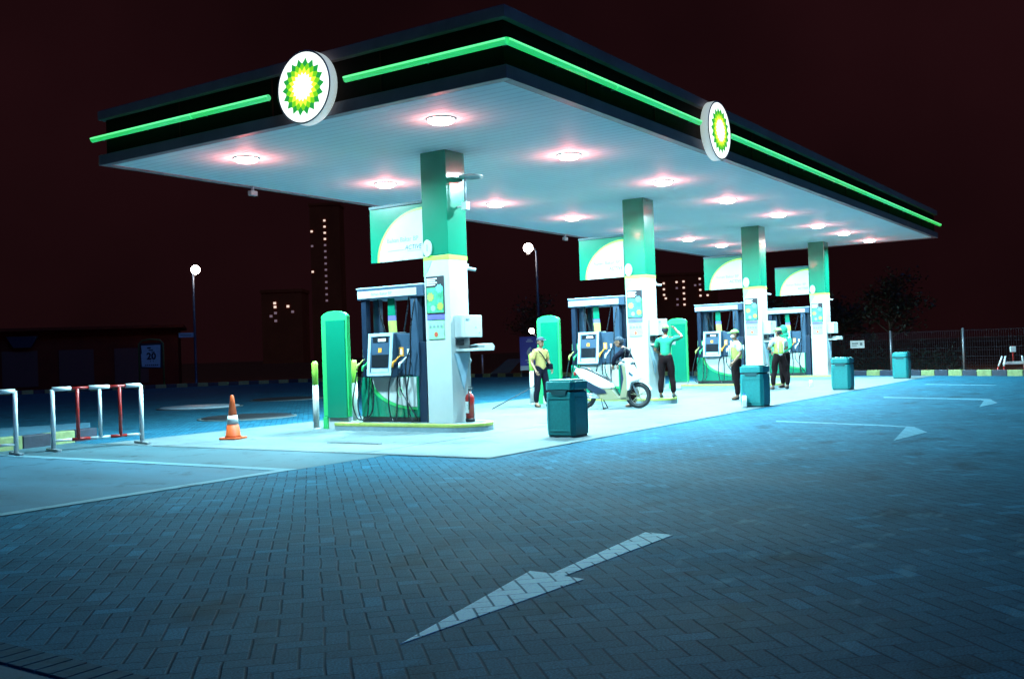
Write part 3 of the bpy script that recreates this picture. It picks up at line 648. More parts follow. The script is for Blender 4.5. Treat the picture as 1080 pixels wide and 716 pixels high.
# ------------------------------------------------------------------ bins
def litter_bin(x, y, label, rot=0):
    t = thing('litter_bin', label, 'bin', (x, y, 0), rot, 'teal litter bins along the apron edge')
    w = .25
    def oct_(w, c=.05): return [(-w+c, -w), (w-c, -w), (w, -w+c), (w, w-c), (w-c, w), (-w+c, w), (-w, w-c), (-w, -w+c)]
    b = MB(); b.prism(oct_(w-.012), .0, .04, 'z', .006); b.build('foot', 'tealdk', t)
    b = MB(); b.prism(oct_(w), .035, .70, 'z', .012); bd = b.build('body', 'teal', t)
    b = MB()
    for a in range(4):
        mt = Matrix.Rotation(a*PI/2, 4, 'Z')
        b.box(-w-.008, -w+.002, -w+.065, w-.065, .60, .615, .002, mtx=mt); b.box(-w-.008, -w+.002, -w+.065, w-.065, .10, .115, .002, mtx=mt)
        b.box(-w-.008, -w+.002, -w+.055, -w+.068, .10, .615, .002, mtx=mt); b.box(-w-.008, -w+.002, w-.068, w-.055, .10, .615, .002, mtx=mt)
    b.build('panel_ribs', 'teal', bd)
    b = MB(); b.prism(oct_(w-.03), .70, .735, 'z'); b.build('slot_band', 'black', t)
    b = MB(); b.prism(oct_(w+.006), .735, .865, 'z', .014); b.build('lid', 'teal', t)
    b = MB(); b.prism(oct_(w-.03), .85, .895, 'z', .014); b.build('lid_top', 'teal', t)
    b = MB(); b.prism([(-.12, .66), (.12, .66), (.15, .73), (-.15, .73)], -w-.012, -w+.002, 'x'); b.build('mouth_flap', 'tealdk', t)
    return t
litter_bin(2.80, .92, 'large teal litter bin nearest the camera, before the scooter'); litter_bin(10.12, .55, 'teal litter bin with a white jug at its foot')
litter_bin(17.35, .70, 'teal litter bin right of the farthest pillar, standing at the apron edge'); litter_bin(25.0, .85, 'farthest teal litter bin, before the striped kerb and fence')

# plastic jugs
def jug(x, y, label, s=1.):
    t = thing('plastic_jug', label, 'jug', (x, y, .012), .4, 'white plastic jugs'); t.scale = (s, s, s)
    b = MB(); b.prism([(-.07, 0), (.07, 0), (.075, .15), (.05, .22), (.02, .25), (-.02, .25), (-.06, .2), (-.075, .15)], -.05, .05, 'y', .018); b.build('bottle', 'jug', t)
    b = MB(); b.lathe((0, 0, .25), [(.022, 0), (.022, .035), (0, .036)], 12); b.build('cap', 'bluecap', t)
    b = MB(); b.tube([(.05, 0, .20), (.085, 0, .19), (.085, 0, .12), (.07, 0, .10)], .010, 6); b.build('handle', 'jug', t)
jug(9.74, .66, 'white plastic jug with a blue cap at the foot of the second bin')
jug(19.3, 2.2, 'small white jug on the pale apron near the farthest pillar', .8)

# ------------------------------------------------------------------ cones
def cone(x, y, h, label):
    t = thing('traffic_cone', label, 'traffic cone', (x, y, .01), .3, 'orange traffic cones'); k = h/.75
    b = MB(); b.prism([(-.19, -.14), (-.14, -.19), (.14, -.19), (.19, -.14), (.19, .14), (.14, .19), (-.14, .19), (-.19, .14)], 0, .03, 'z', .008); b.build('base', 'orange', t).scale = (k, k, k)
    def rr(z): return .135-(.135-.028)*(z/.75)
    b = MB(); b.lathe((0, 0, 0), [(rr(0)+.01, .028), (rr(.06), .06), (rr(.25), .25), (rr(.26)-.004, .252), (rr(.42)-.004, .418), (rr(.42), .42), (rr(.74), .735), (.02, .75), (0, .75)], 28); b.build('body', 'orange', t).scale = (k, k, k)
    b = MB(); b.lathe((0, 0, 0), [(rr(.255)+.002, .255), (rr(.40)+.002, .40)], 28); b.build('reflective_collar', 'reflect', t).scale = (k, k, k)
cone(1.02, 6.60, .76, 'orange traffic cone with a white collar, standing left of the nearest island')
cone(20.85, 6.94, .67, 'small distant orange cone between the pumps, right of the green panel')

# ------------------------------------------------------------------ barriers
def barrier(p0, p1, label, h=1.0):
    p0, p1 = Vector((*p0, 0)), Vector((*p1, 0)); L = (p1-p0).length; d = p1-p0
    t = thing('pipe_barrier', label, 'barrier', p0, math.atan2(d.y, d.x), 'red and white pipe barriers')
    r = .024
    def seg(a, c, m, name, r_=r): b = MB(); b.tube([a, c], r_, 10); b.build(name, m, t)
    for x in (0, L): seg((x, 0, .03), (x, 0, h), 'wpaint', 'post', .036)
    for x, m in ((L*.27, 'red'), (L*.52, 'wpaint'), (L*.75, 'red')): seg((x, 0, .17), (x, 0, h-.01), m, 'upright', .030)
    cuts = [0, .20, .40, .63, .82, 1]; 
    for k in range(5):
        m = 'wpaint' if k % 2 == 0 else 'red'
        seg((L*cuts[k]+(.0 if k else 0), 0, h), (L*cuts[k+1], 0, h), m, 'top_rail', .037 if m == 'wpaint' else .024)
        seg((L*cuts[k], 0, .17), (L*cuts[k+1], 0, .17), m, 'bottom_rail', .022 if m == 'wpaint' else .028)
    for x in (0, L): b = MB(); b.box(x-.035, x+.035, -.30, .30, .0, .045, .012); b.build('foot', 'metal', t)
barrier((-1.42, 8.04), (-.04, 7.66), 'red and white pipe barrier standing whole in view at the left')
barrier((-3.3, 8.45), (-2.01, 8.10), 'red and white pipe barrier cut off by the left picture edge')

# ------------------------------------------------------------------ street lamps
def street_lamp(x, y, h, arm, label, rz=0, extra=None, gr=.20):
    t = thing('street_lamp', label, 'street lamp', (x, y, 0), rz, 'tall street lamps beyond the forecourt')
    b = MB(); b.lathe((0, 0, 0), [(.16, 0), (.16, .03), (.09, .06), (.075, .5), (.075, 3), (.05, h)], 14); b.build('pole', 'navyl', t)
    b = MB(); b.tube([(0, 0, h-.02), (arm*.3, 0, h+.12), (arm, 0, h+.16)], .035, 8); b.build('arm', 'metal', t)
    b = MB(); b.lathe((arm, 0, h+.14), [(.10, -.30), (.13, -.26), (.13, -.2), (.0, -.19)], 16); b.build('shade', 'metal', t)
    b = MB(); b.lathe((arm, 0, h+.16), [(gr*math.cos(R(a)), gr*math.sin(R(a))) for a in range(85, -86, -17)], 20); b.build('globe', 'street', t)
    li = bpy.data.lights.new('street_light', 'POINT'); li.energy = 60; li.color = (1, .75, .62); li.shadow_soft_size = .2
    lo = bpy.data.objects.new('street_light', li); COL.objects.link(lo); lo.parent = t; lo.location = (arm, 0, h-.15)
    return t
t = street_lamp(28.2, 41.2, 6.65, .15, 'lit street lamp far left, with a small plate on its pole', R(-56), gr=.26)
b = MB(); b.box(-.95, -.08, -.02, .02, 2.85, 3.12, .01); o = b.build('name_plate', 'signblue', t); b = MB(); b.box(-.85, -.2, -.025, -.021, 2.94, 3.03); b.build('plate_lettering', 'inkgrey', t)
street_lamp(34.35, 21.2, 6.65, -.42, 'lit street lamp seen between the first and second pillars', R(-56), gr=.25)
# small bracket lamp over the purple sign
t = thing('bracket_lamp', 'small warm lamp on a short arm above the purple sign', 'lamp', (35.1, 22.1, 0), R(-56))
b = MB(); b.tube([(.28, 0, 0), (.28, 0, 2.0), (.22, 0, 2.15), (.0, 0, 2.4)], .035, 8); b.build('bent_arm', 'metal', t)
b = MB(); b.lathe((-.03, 0, 2.45), [(0, -.15), (.10, -.11), (.15, 0), (.10, .11), (0, .15)], 16); b.build('bulb', 'street', t)

# purple sign
t = thing('price_sign', 'purple upright sign with white lettering behind the man in yellow', 'sign', (33.9, 21.6, 0), R(-56))
b = MB(); b.box(-.46, .46, -.05, .05, .38, 2.12, .01); b.build('board', 'purple', t)
b = MB(); b.box(-.46, .46, -.054, .054, .36, .60, .006); b.build('white_foot_strip', 'reflect', t)
b = MB(); b.box(-.44, -.38, -.03, .03, 0, .38); b.box(.38, .44, -.03, .03, 0, .38); b.build('leg', 'black', t)
text('sign_numeral', '6', .66, (.05, -.06, 1.30), '-y', 'reflect', t, bold=.02)
b = MB(); b.box(-.12, .24, -.058, -.052, 1.84, 1.90); b.box(-.05, .17, -.058, -.052, 1.94, 1.99); b.build('heading_print', 'reflect', t)
b = MB(); b.box(-.18, .28, -.058, -.052, .86, .92); b.box(-.1, .22, -.058, -.052, .72, .80); b.build('small_print', 'reflect', t)

# left notice board reading 20
t = thing('notice_board', 'pale blue notice board reading 20 in an arched green frame', 'sign', (25.0, 41.0, 0), R(-56))
b = MB(); b.tube([(-.68, 0, 0), (-.68, 0, 2.5), (-.5, 0, 2.68), (0, 0, 2.74), (.5, 0, 2.68), (.68, 0, 2.5), (.68, 0, 0)], .05, 8); b.build('frame', 'signgreen', t)
b = MB(); b.box(-.62, .62, -.03, .03, 1.12, 2.52, .02); b.build('dark_backing', 'ink', t)
b = MB(); b.prism([(-.52, 1.22), (.50, 1.16), (.54, 2.42), (-.54, 2.40), (-.50, 2.0), (-.56, 1.9)], -.045, -.035, 'y'); b.build('paper', 'signblue', t)
text('notice_number', '20', .52, (.02, -.05, 1.78), '-y', 'ink', t, bold=.02)
b = MB(); b.box(-.2, .0, -.05, -.046, 2.22, 2.30); b.box(-.12, .12, -.05, -.046, 2.10, 2.16); b.box(.02, .22, -.05, -.046, 2.02, 2.06)
for q in range(7): b.box(-.34+q*.11, -.27+q*.11, -.05, -.046, 1.26, 1.33)
b.box(-.06, -.02, -.05, -.046, 1.48, 1.54); b.box(.10, .14, -.05, -.046, 1.48, 1.54); b.build('notice_print', 'ink', t)

# ------------------------------------------------------------------ wire fence with its plate
FP = [(37.6, 12.6), (36.3, 9.6), (35.0, 6.4), (33.75, 3.22), (32.75, .20), (31.7, -2.9)]
t = thing('wire_fence', 'dark wire mesh fence on pale posts behind the striped kerb', 'fence', (FP[-1][0], FP[-1][1], 0))
ox, oy = FP[-1]
for x, y in FP:
    b = MB(); b.tube([(x-ox, y-oy, -.02), (x-ox, y-oy, 1.66)], .042, 8); b.lathe((x-ox, y-oy, 1.66), [(.06, 0), (.03, .04), (0, .05)], 8); b.build('fence_post', 'metal', t)
for (x0, y0), (x1, y1) in zip(FP, FP[1:]):
    b = MB(); A = Vector((x0-ox, y0-oy, 0)); B = Vector((x1-ox, y1-oy, 0)); n = 34
    for k in range(n+1):
        p = A+(B-A)*k/n; b.tube([p+Vector((0, 0, .05)), p+Vector((0, 0, 1.6))], .006, 4, cap=False)
    for z in (.08, .2, .32, .44, .56, .8, .92, 1.15, 1.3, 1.6):
        b.tube([A+Vector((0, 0, z)), B+Vector((0, 0, z))], .008 if z in (.56, .92, 1.6, .08) else .005, 4, cap=False)
    b.build('mesh_panel', 'mesh', t)
d = (Vector(FP[3])-Vector(FP[2])).normalized()
t = thing('warning_plate', 'small white plate hanging on the wire fence', 'sign', (34.25, 4.72, 1.0), math.atan2(d.y, d.x))
b = MB(); b.box(-.36, .36, -.035, -.012, .0, .33, .008); b.build('plate', 'reflect', t)
b = MB(); b.box(-.27, .05, -.040, -.036, .18, .23); b.box(.14, .26, -.040, -.036, .12, .24); b.box(-.27, -.02, -.040, -.036, .10, .13); b.build('plate_print', 'inkgrey', t)

# A-frame trestle at the right edge
t = thing('trestle', 'small red and white trestle at the right picture edge', 'barrier', (27.7, -2.25, 0), R(-60))
for y_ in (-.16, .16):
    for s in (-1, 1):
        b = MB(); b.tube([(s*.48, y_*1.8, 0), (s*.43, y_*1.4, .28)], .03, 8); b.build('leg', 'red', t)
        b = MB(); b.tube([(s*.43, y_*1.4, .28), (s*.33, y_*.8, .62)], .034, 8); b.build('leg_sleeve', 'wpaint', t)
b = MB(); b.box(-.36, .36, -.03, .03, .34, .44, .008); b.build('cross_board', 'wpaint', t)
b = MB(); b.tube([(-.02, 0, .44), (-.02, 0, .98)], .025, 8); b.build('stem', 'red', t)
b = MB(); b.box(-.12, .08, -.03, .03, .76, .96, .02); b.build('reflector_plate', 'wpaint', t)

# ------------------------------------------------------------------ trees
def tree(x, y, h, r, n, label, base=.5):
    t = thing('tree', label, 'tree', (x, y, 0), random.uniform(0, 6), 'dark trees beyond the fence')
    rnd = random.Random(int(x*13+y*7)); b = MB(); tips = []
    b.tube([(0, 0, -.02), (.05, .02, h*.3), (-.04, .05, h*.55), (.02, 0, h*.85)], [.09*h/4, .07*h/4, .05*h/4, .02], 8)
    for k in range(9):
        a = k*2.4; z0 = h*(base*.7+.05*k); e = Vector((math.cos(a)*r*rnd.uniform(.5, .9), math.sin(a)*r*rnd.uniform(.5, .9), z0+h*rnd.uniform(.12, .3)))
        b.tube([(0, 0, z0), tuple(e*.5+Vector((0, 0, z0*.5))), tuple(e)], [.035, .022, .01], 5); tips += [e, e*.6+Vector((0, 0, z0*.5))]
    b.build('trunk', 'bark', t)
    tips += [Vector((rnd.uniform(-.4, .4)*r, rnd.uniform(-.4, .4)*r, h*rnd.uniform(.6, 1))) for _ in range(8)]
    b = MB()
    for k in range(n):
        c = rnd.choice(tips); p = c+Vector((rnd.gauss(0, r*.2), rnd.gauss(0, r*.2), rnd.gauss(0, h*.06)))
        s = rnd.uniform(.05, .12); d = Vector((rnd.uniform(-1, 1), rnd.uniform(-1, 1), rnd.uniform(-.7, .7))).normalized(); e = d.cross(Vector((rnd.uniform(-1, 1), rnd.uniform(-1, 1), rnd.uniform(-1, 1)))).normalized()
        b.bm.faces.new([b.bm.verts.new(p+q) for q in (-d*s, e*s*.45, d*s, -e*s*.45)])
    b.build('crown', 'leaf', t, recalc=False)
tree(36.8, 3.9, 3.9, 1.5, 2600, 'thin dark tree behind the fence, left of the fence post')
tree(39.5, 6.8, 3.6, 1.7, 2600, 'dark bushy tree behind the fence, above the white plate', .3)
tree(36.0, 9.3, 3.4, 1.6, 3000, 'leafy green tree glimpsed through the farthest pump frame', .3)
tree(40.5, 25.5, 4.6, 1.7, 1800, 'faint tree behind the kerb, right of the nearest pillar', .4)
# low hedge mass under them
b = MB(); rnd = random.Random(3)
for k in range(5200):
    s0 = rnd.random(); p = Vector((38.6-5.6*s0+.9, 12.8-12.8*s0+.4, 0))+Vector((rnd.gauss(.3, .35), rnd.gauss(.1, .35), abs(rnd.gauss(0, .45))+.05*math.sin(s0*40)))
    s = rnd.uniform(.05, .11); d = Vector((rnd.uniform(-1, 1), rnd.uniform(-1, 1), rnd.uniform(-.7, .7))).normalized(); e = d.cross(Vector((rnd.uniform(-1, 1), rnd.uniform(-1, 1), 1))).normalized()
    b.bm.faces.new([b.bm.verts.new(p+q) for q in (-d*s, e*s*.45, d*s, -e*s*.45)])
o = b.build('undergrowth', 'leaf', recalc=False); o['kind'] = 'stuff'; tag(o, 'dark undergrowth massed behind the wire fence', 'undergrowth')

# dim solar-panel like board and stub post behind the kerb
t = thing('leaning_board', 'dim bluish board leaning behind the kerb, left of the purple sign', 'board', (37.2, 25.3, 0), R(-56))
b = MB(); b.prism([(-.9, .15), (.2, .15), (.95, .95), (.1, .95)], -.03, .03, 'y', .01); b.build('board', 'navy', t)
b = MB(); b.tube([(-1.35, 0, 0), (-1.35, 0, 1.25)], .06, 8); b.build('stub_post', 'metal', t)

# dim low building at the far left
t = thing('low_building', 'dim low building with panelled front in the dark at far left', 'building', (24.0, 52.0, 0), R(-40))
b = MB(); b.box(-9, 9, 0, 6, 0, 3.6, .03); b.build('wall', 'dark', t)
b = MB(); b.box(-9.4, 9.4, -.7, 6.4, 3.6, 3.8, .03); b.build('roof', 'dark', t)
for k in range(5):
    b = MB(); b.box(-7.6+k*3.2, -5.6+k*3.2, -.05, .0, .2, 2.4, .01); b.build('door_panel', mat('dim_purple_panel', (.05, .018, .02), .7), t)
b = MB(); b.prism([(-.9, 3.3), (.9, 3.3), (.5, 2.6), (-.5, 2.6)], -.35, -.05, 'y', .02); b.build('lamp_hood', 'navy', t)
b = MB(); b.box(-12.6, -10.3, -2, -1.9, 1.0, 1.5); b.build('sign_strip', 'signgreen', t)

# ------------------------------------------------------------------ far towers with lit windows
def tower(x, y, w, h, d, wins, label):
    t = thing('apartment_tower', label, 'building', (x, y, 0), R(-56.3))
    b = MB(); b.box(-w/2, w/2, 0, d, -1, h); b.box(-w/2-.4, w/2+.4, -.4, d+.4, h, h+1.2); b.build('wall', 'tower', t)
    for wx, wz, m in wins:
        b = MB(); b.box(wx-.52, wx+.52, -.14, -.02, wz-.45, wz+.45, .0); b.build('window', m, t)
L_, D_ = 'window', 'windowdim'
tower(460, 201.5, 34, 37, 16, [(-10, 33.2, L_), (-10, 30.2, L_), (-10, 27.4, L_), (-9.2, 25.6, L_), (-3.5, 33.6, L_), (-3.5, 30.6, D_), (-3.4, 25, D_), (-3.4, 22.2, D_), (0, 33.8, L_), (0, 30.7, L_), (0, 27.8, L_), (.1, 25, L_), (.1, 22.2, L_), (8.2, 34.9, L_), (8.2, 32, D_), (8.3, 29.3, L_), (8.3, 26.4, L_), (5.8, 31.7, D_), (11.9, 26.5, L_)],
      'far apartment block with a grid of lit windows, right of the second pillar')
tower(340, 331.4, 14, 74, 14, [(0, 66.8-2.93*k, L_ if k < 4 else D_) for k in range(14)]+[(-6.2, 61.8, L_), (-6.2, 54.8, D_), (-6.3, 42.6, L_)], 'far tall tower with one column of lit windows, left of the nearest pump')
tower(271.6, 290, 16, 28, 14, [(-2.7, 23.8, L_), (-2.6, 22.3, L_), (2.5, 22.4, L_), (4.3, 20.2, D_), (-2.5, 19.9, D_), (-4.3, 18.7, D_), (-2.5, 16.8, D_)], 'far dark block with scattered lit windows, right of the left street lamp')

# ------------------------------------------------------------------ scooter
def scooter(loc, rz):
    t = thing('motor_scooter', 'white and gold motor scooter parked on its stand beside the second pump', 'scooter', loc, rz)
    def wheel(x, name):
        b = MB(); n = 28; m = 8; R0, r0 = .236, .054
        rings = [[b.bm.verts.new((x+(R0+r0*math.cos(2*PI*q/m))*math.cos(2*PI*k/n), r0*.9*math.sin(2*PI*q/m), .287+(R0+r0*math.cos(2*PI*q/m))*math.sin(2*PI*k/n))) for q in range(m)] for k in range(n)]
        for k in range(n):
            for q in range(m):
                f = b.bm.faces.new((rings[k][q], rings[(k+1) % n][q], rings[(k+1) % n][(q+1) % m], rings[k][(q+1) % m])); f.smooth = True
        w = b.build(name, 'black', t)
        b = MB(); pts = [(x+.207*math.cos(2*PI*k/24), 0, .287+.207*math.sin(2*PI*k/24)) for k in range(25)]; b.tube(pts, .014, 6)
        for k in range(5):
            a = 2*PI*k/5+.3
            for e in (-.16, .16): b.tube([(x+.03*math.cos(a), 0, .287+.03*math.sin(a)), (x+.205*math.cos(a+e), 0, .287+.205*math.sin(a+e))], .010, 5)
        b.lathe((x, 0, .287), [(.035, -.045), (.04, 0), (.035, .045)], 10, 'y'); b.build('rim', 'gold', w)
        return w
    wheel(0, 'rear_wheel'); wheel(1.25, 'front_wheel')
    b = MB(); b.prism([(-.17, .86), (-.12, .92), (.08, .89), (.36, .75), (.64, .60), (.70, .46), (.50, .45), (.22, .52), (-.04, .70)], -.14, .14, 'y', .025); b.build('tail_panel', 'wpaint', t)
    b = MB(); b.prism([(.20, .60), (.62, .50), (.74, .34), (.80, .27), (.98, .25), (1.02, .30), (1.06, .19), (.50, .19), (.34, .26), (.26, .42)], -.12, .12, 'y', .02); b.build('floor_panel', 'gold', t)
    b = MB(); b.prism([(.02, .70), (.26, .56), (.52, .42), (.56, .34), (.30, .34), (.06, .52)], -.145, .145, 'y', .015); b.build('side_cover', 'navy', t)
    b = MB(); b.prism([(-.10, .925), (.10, .93), (.30, .82), (.56, .70), (.66, .60), (.62, .57), (.36, .73), (.08, .88)], -.11, .11, 'y', .02); b.build('seat', 'seat', t)
    b = MB(); b.prism([(.86, .24), (1.02, .24), (1.06, .60), (1.02, .95), (.92, .97), (.96, .66)], -.17, .17, 'y', .025); b.build('leg_shield', 'gold', t)
    b = MB(); b.prism([(1.00, 1.0), (1.13, .98), (1.25, .78), (1.30, .62), (1.14, .58), (1.09, .40), (1.03, .40), (1.04, .62)], -.20, .20, 'y', .035); b.build('front_cowl', 'wpaint', t)
    for y in (-.195, .195):
        b = MB(); b.prism([(1.10, .82), (1.19, .74), (1.17, .70), (1.09, .76)], y-.006, y+.006, 'y'); b.build('indicator', 'navyl', t)
    b = MB(); b.prism([(.84, .98), (.98, 1.12), (1.10, 1.12), (1.17, 1.03), (1.10, .93)], -.16, .16, 'y', .03); b.build('handlebar_cover', 'wpaint', t)
    b = MB(); b.lathe((1.12, 0, 1.02), [(.06, 0), (.055, .02), (0, .03)], 14, 'x'); b.build('headlight', 'frame', t)
    for s in (-1, 1):
        b = MB(); b.tube([(1.0, s*.13, 1.03), (.94, s*.24, 1.06), (.86, s*.36, 1.03)], [.02, .018, .022], 8); b.build('hand_grip', 'black', t)
        b = MB(); b.tube([(1.0, s*.20, 1.08), (1.04, s*.26, 1.24)], .008, 5); b.lathe((1.04, s*.27, 1.28), [(.03, -.01), (.055, 0), (.03, .01)], 14, 'x', sx=1, sy=1.4); b.build('mirror', 'black', t)
        b = MB(); b.tube([(1.10, s*.055, .62), (1.25, s*.055, .287)], .018, 8); b.build('fork', 'metal', t)
    b = MB()
    n = 12; pr = [(1.25+.325*math.cos(a), .287+.325*math.sin(a)) for a in [R(20)+R(135)*k/n for k in range(n+1)]]+[(1.25+.30*math.cos(a), .287+.30*math.sin(a)) for a in [R(155)-R(135)*k/n for k in range(n+1)]]
    b.prism(pr, -.06, .06, 'y', .006); b.prism([(1.08, .50), (1.18, .66), (1.34, .60), (1.20, .58)], -.05, .05, 'y', .01); b.build('front_fender', 'wpaint', t)
    b = MB(); b.box(.0, .36, -.05, .09, .24, .36, .03); b.lathe((.32, 0, .32), [(.08, -.12), (.10, -.08), (.10, .08), (.08, .12)], 14, 'y'); b.build('engine', 'metal', t)
    b = MB(); b.tube([(.40, -.12, .24), (.2, -.15, .26), (.10, -.16, .32)], .018, 7); b.tube([(.12, -.16, .30), (-.26, -.16, .42)], [.045, .05], 10); b.build('exhaust', 'metal', t)
    b = MB(); b.tube([(.02, .10, .33), (-.03, .12, .70)], .025, 8); b.build('shock_absorber', 'black', t)
    b = MB(); b.prism([(-.29, .50), (-.24, .60), (-.06, .66), (-.06, .62), (-.22, .56), (-.27, .48)], -.06, .06, 'y', .006); b.build('rear_fender', 'black', t)
    b = MB(); b.box(-.20, -.15, -.08, .08, .76, .84, .01); b.build('tail_light', 'red', t)
    b = MB(); b.tube([(.42, -.08, .22), (.50, -.20, .0)], .012, 6); b.tube([(.42, .08, .22), (.50, .20, .0)], .012, 6); b.tube([(.50, -.20, .012), (.50, .20, .012)], .012, 6); b.build('stand', 'black', t)
    b = MB(); b.tube([(-.16, -.08, .93), (-.20, 0, .96), (-.16, .08, .93)], .012, 6); b.build('grab_rail', 'metal', t)
scooter((8.98, 4.14, .012), R(-75.6))

# ------------------------------------------------------------------ people
def skin_mesh(verts, edges, root, sub=2):
    """verts {name: (pos, radius)}; grown with Skin + Subdivision and baked"""
    names = list(verts); me = bpy.data.meshes.new('tmp')
    me.from_pydata([tuple(verts[n][0]) for n in names], [(names.index(a), names.index(c)) for a, c in edges], [])
    o = bpy.data.objects.new('tmp', me); COL.objects.link(o)
    o.modifiers.new('s', 'SKIN')
    if not me.skin_vertices: me.skin_vertices.new() if hasattr(me.skin_vertices, 'new') else None
    for i, n in enumerate(names):
        sv = me.skin_vertices[0].data[i]; r = verts[n][1]; sv.radius = (r, r) if not isinstance(r, tuple) else r
        sv.use_root = (n == root)
    m = o.modifiers.new('d', 'SUBSURF'); m.levels = sub; m.render_levels = sub
    bpy.context.view_layer.update()
    out = bpy.data.meshes.new_from_object(o.evaluated_get(bpy.context.evaluated_depsgraph_get()))
    bpy.data.objects.remove(o); bpy.data.meshes.remove(me)
    for p in out.polygons: p.use_smooth = True
    return out
def link_mesh(name, meshes, m, parent):
    bm = bmesh.new()
    for x in meshes: bm.from_mesh(x)
    me = bpy.data.meshes.new(name); bm.to_mesh(me); bm.free()
    me.materials.append(M_[m] if isinstance(m, str) else m)
    for p in me.polygons: p.use_smooth = True; p.material_index = 0
    o = bpy.data.objects.new(name, me); COL.objects.link(o); o.parent = parent; return o
def ellipsoid(c, r, seg=14, rot=None):
    bm = bmesh.new(); bmesh.ops.create_uvsphere(bm, u_segments=seg, v_segments=seg-4, radius=1)
    for v in bm.verts:
        q = Vector((v.co.x*r[0], v.co.y*r[1], v.co.z*r[2])); v.co = (rot @ q if rot else q)+Vector(c)
    me = bpy.data.meshes.new('e'); bm.to_mesh(me); bm.free(); return me
def person(loc, rz, label, top, legs, arms=None, scale=1., lean=0., feet=((.02, .10), (-.02, -.10)), vest=None, cap=None, peak=True, sleeves=True, mask=False, head_yaw=0., hair='ink', hood=None, long_sleeve=False, shirt_out=True):
    t = thing('person', label, 'person', loc, rz); t.scale = (scale,)*3
    def ln(x, y, z):                                   # lean the upper body forward about the hips
        a = lean; dz = z-.92; return Vector((x+dz*math.sin(a), y, .92+dz*math.cos(a)))
    A = {'l': dict(e=(.02, .25, 1.10), w=(.10, .25, .86)), 'r': dict(e=(.02, -.25, 1.10), w=(.10, -.25, .86))}
    if arms:
        for k, v in arms.items(): A[k].update(v)
    V = {'pel': (Vector((0, 0, .94)), .115), 'bel': (ln(0.01, 0, 1.08), .115), 'che': (ln(0.01, 0, 1.26), .125), 'sho': (ln(-.01, 0, 1.38), .085),
         'nk': (ln(0.0, 0, 1.455), .05), 'nk2': (ln(.01, 0, 1.49), .05)}
    E_ = [('pel', 'bel'), ('bel', 'che'), ('che', 'sho'), ('sho', 'nk'), ('nk', 'nk2')]
    for s, y, f in (('l', 1, feet[0]), ('r', -1, feet[1])):
        kx = f[0]*.5+.03; fy = f[1]
        V['h'+s] = (Vector((0, y*.085, .88)), .09); V['t'+s] = (Vector((kx*.6, (y*.09+fy)/2, .68)), .078); V['k'+s] = (Vector((kx, (y*.09+fy)/2, .47)), .058)
        V['c'+s] = (Vector((f[0]*.8, fy, .32)), .055); V['a'+s] = (Vector((f[0], fy, .09)), .038); V['f'+s] = (Vector((f[0]+.10, fy+y*.02, .04)), .036); V['z'+s] = (Vector((f[0]+.17, fy+y*.03, .03)), .026)
        E_ += [('pel', 'h'+s), ('h'+s, 't'+s), ('t'+s, 'k'+s), ('k'+s, 'c'+s), ('c'+s, 'a'+s), ('a'+s, 'f'+s), ('f'+s, 'z'+s)]
        e, w = ln(*A[s]['e']), ln(*A[s]['w'])
        V['s'+s] = (ln(-.01, y*.165, 1.375), .06); sh = V['s'+s][0]
        V['u'+s] = (sh.lerp(e, .5)+Vector((0, 0, 0)), .048); V['e'+s] = (e, .040); V['m'+s] = (e.lerp(w, .45), .037); V['w'+s] = (w, .026)
        d = (w-e).normalized(); V['p'+s] = (w+d*.07, .034)
        E_ += [('sho', 's'+s), ('s'+s, 'u'+s), ('u'+s, 'e'+s), ('e'+s, 'm'+s), ('m'+s, 'w'+s), ('w'+s, 'p'+s)]
    ms = [skin_mesh(V, E_, 'pel')]
    hc = ln(.025, 0, 1.59); cy, sy = math.cos(head_yaw), math.sin(head_yaw); rot = Matrix.Rotation(head_yaw, 3, 'Z')
    def hp(x, y, z): return hc+rot @ Vector((x, y, z))
    ms += [ellipsoid(hc+Vector((0, 0, .02)), (.095, .076, .10), rot=rot), ellipsoid(hp(.02, 0, -.055), (.070, .060, .062), rot=rot),
           ellipsoid(hp(.098, 0, -.005), (.018, .014, .026), 10, rot), ellipsoid(hp(.085, 0, -.052), (.012, .026, .009), 10, rot),
           ellipsoid(hp(-.005, .078, -.005), (.018, .010, .030), 10, rot), ellipsoid(hp(-.005, -.078, -.005), (.018, .010, .030), 10, rot)]
    # hands: four fingers and a thumb, slightly curled
    for s, y in (('l', 1), ('r', -1)):
        w, p = V['w'+s][0], V['p'+s][0]; d = (p-w).normalized(); side = d.cross(Vector((0, 1, 0)))
        side = side.normalized() if side.length > .2 else Vector((1, 0, 0)); nrm = d.cross(side).normalized()*-y
        for k in range(4):
            o0 = p+side*(.027-.018*k); ln_ = (.062, .072, .068, .052)[k]
            F = {'a': (o0, .009), 'b': (o0+d*ln_*.55-nrm*.006, .0085), 'c': (o0+d*ln_*.9-nrm*.022, .0075), 'd': (o0+d*ln_*1.05-nrm*.042, .006)}
            ms.append(skin_mesh(F, [('a', 'b'), ('b', 'c'), ('c', 'd')], 'a', 1))
        o0 = w+d*.03+side*.022
        F = {'a': (o0, .011), 'b': (o0+side*.028+d*.03, .010), 'c': (o0+side*.036+d*.062-nrm*.012, .008)}
        ms.append(skin_mesh(F, [('a', 'b'), ('b', 'c')], 'a', 1))
    body = link_mesh('body', ms, 'skin', t)
    # eyes
    link_mesh('eyes', [ellipsoid(hp(.086, .03, .018), (.010, .013, .008), 8, rot), ellipsoid(hp(.086, -.03, .018), (.010, .013, .008), 8, rot)], 'ink', t)
    # trousers
    g = .016; names = ['pel']+[k+s for s in 'lr' for k in 'htkca']
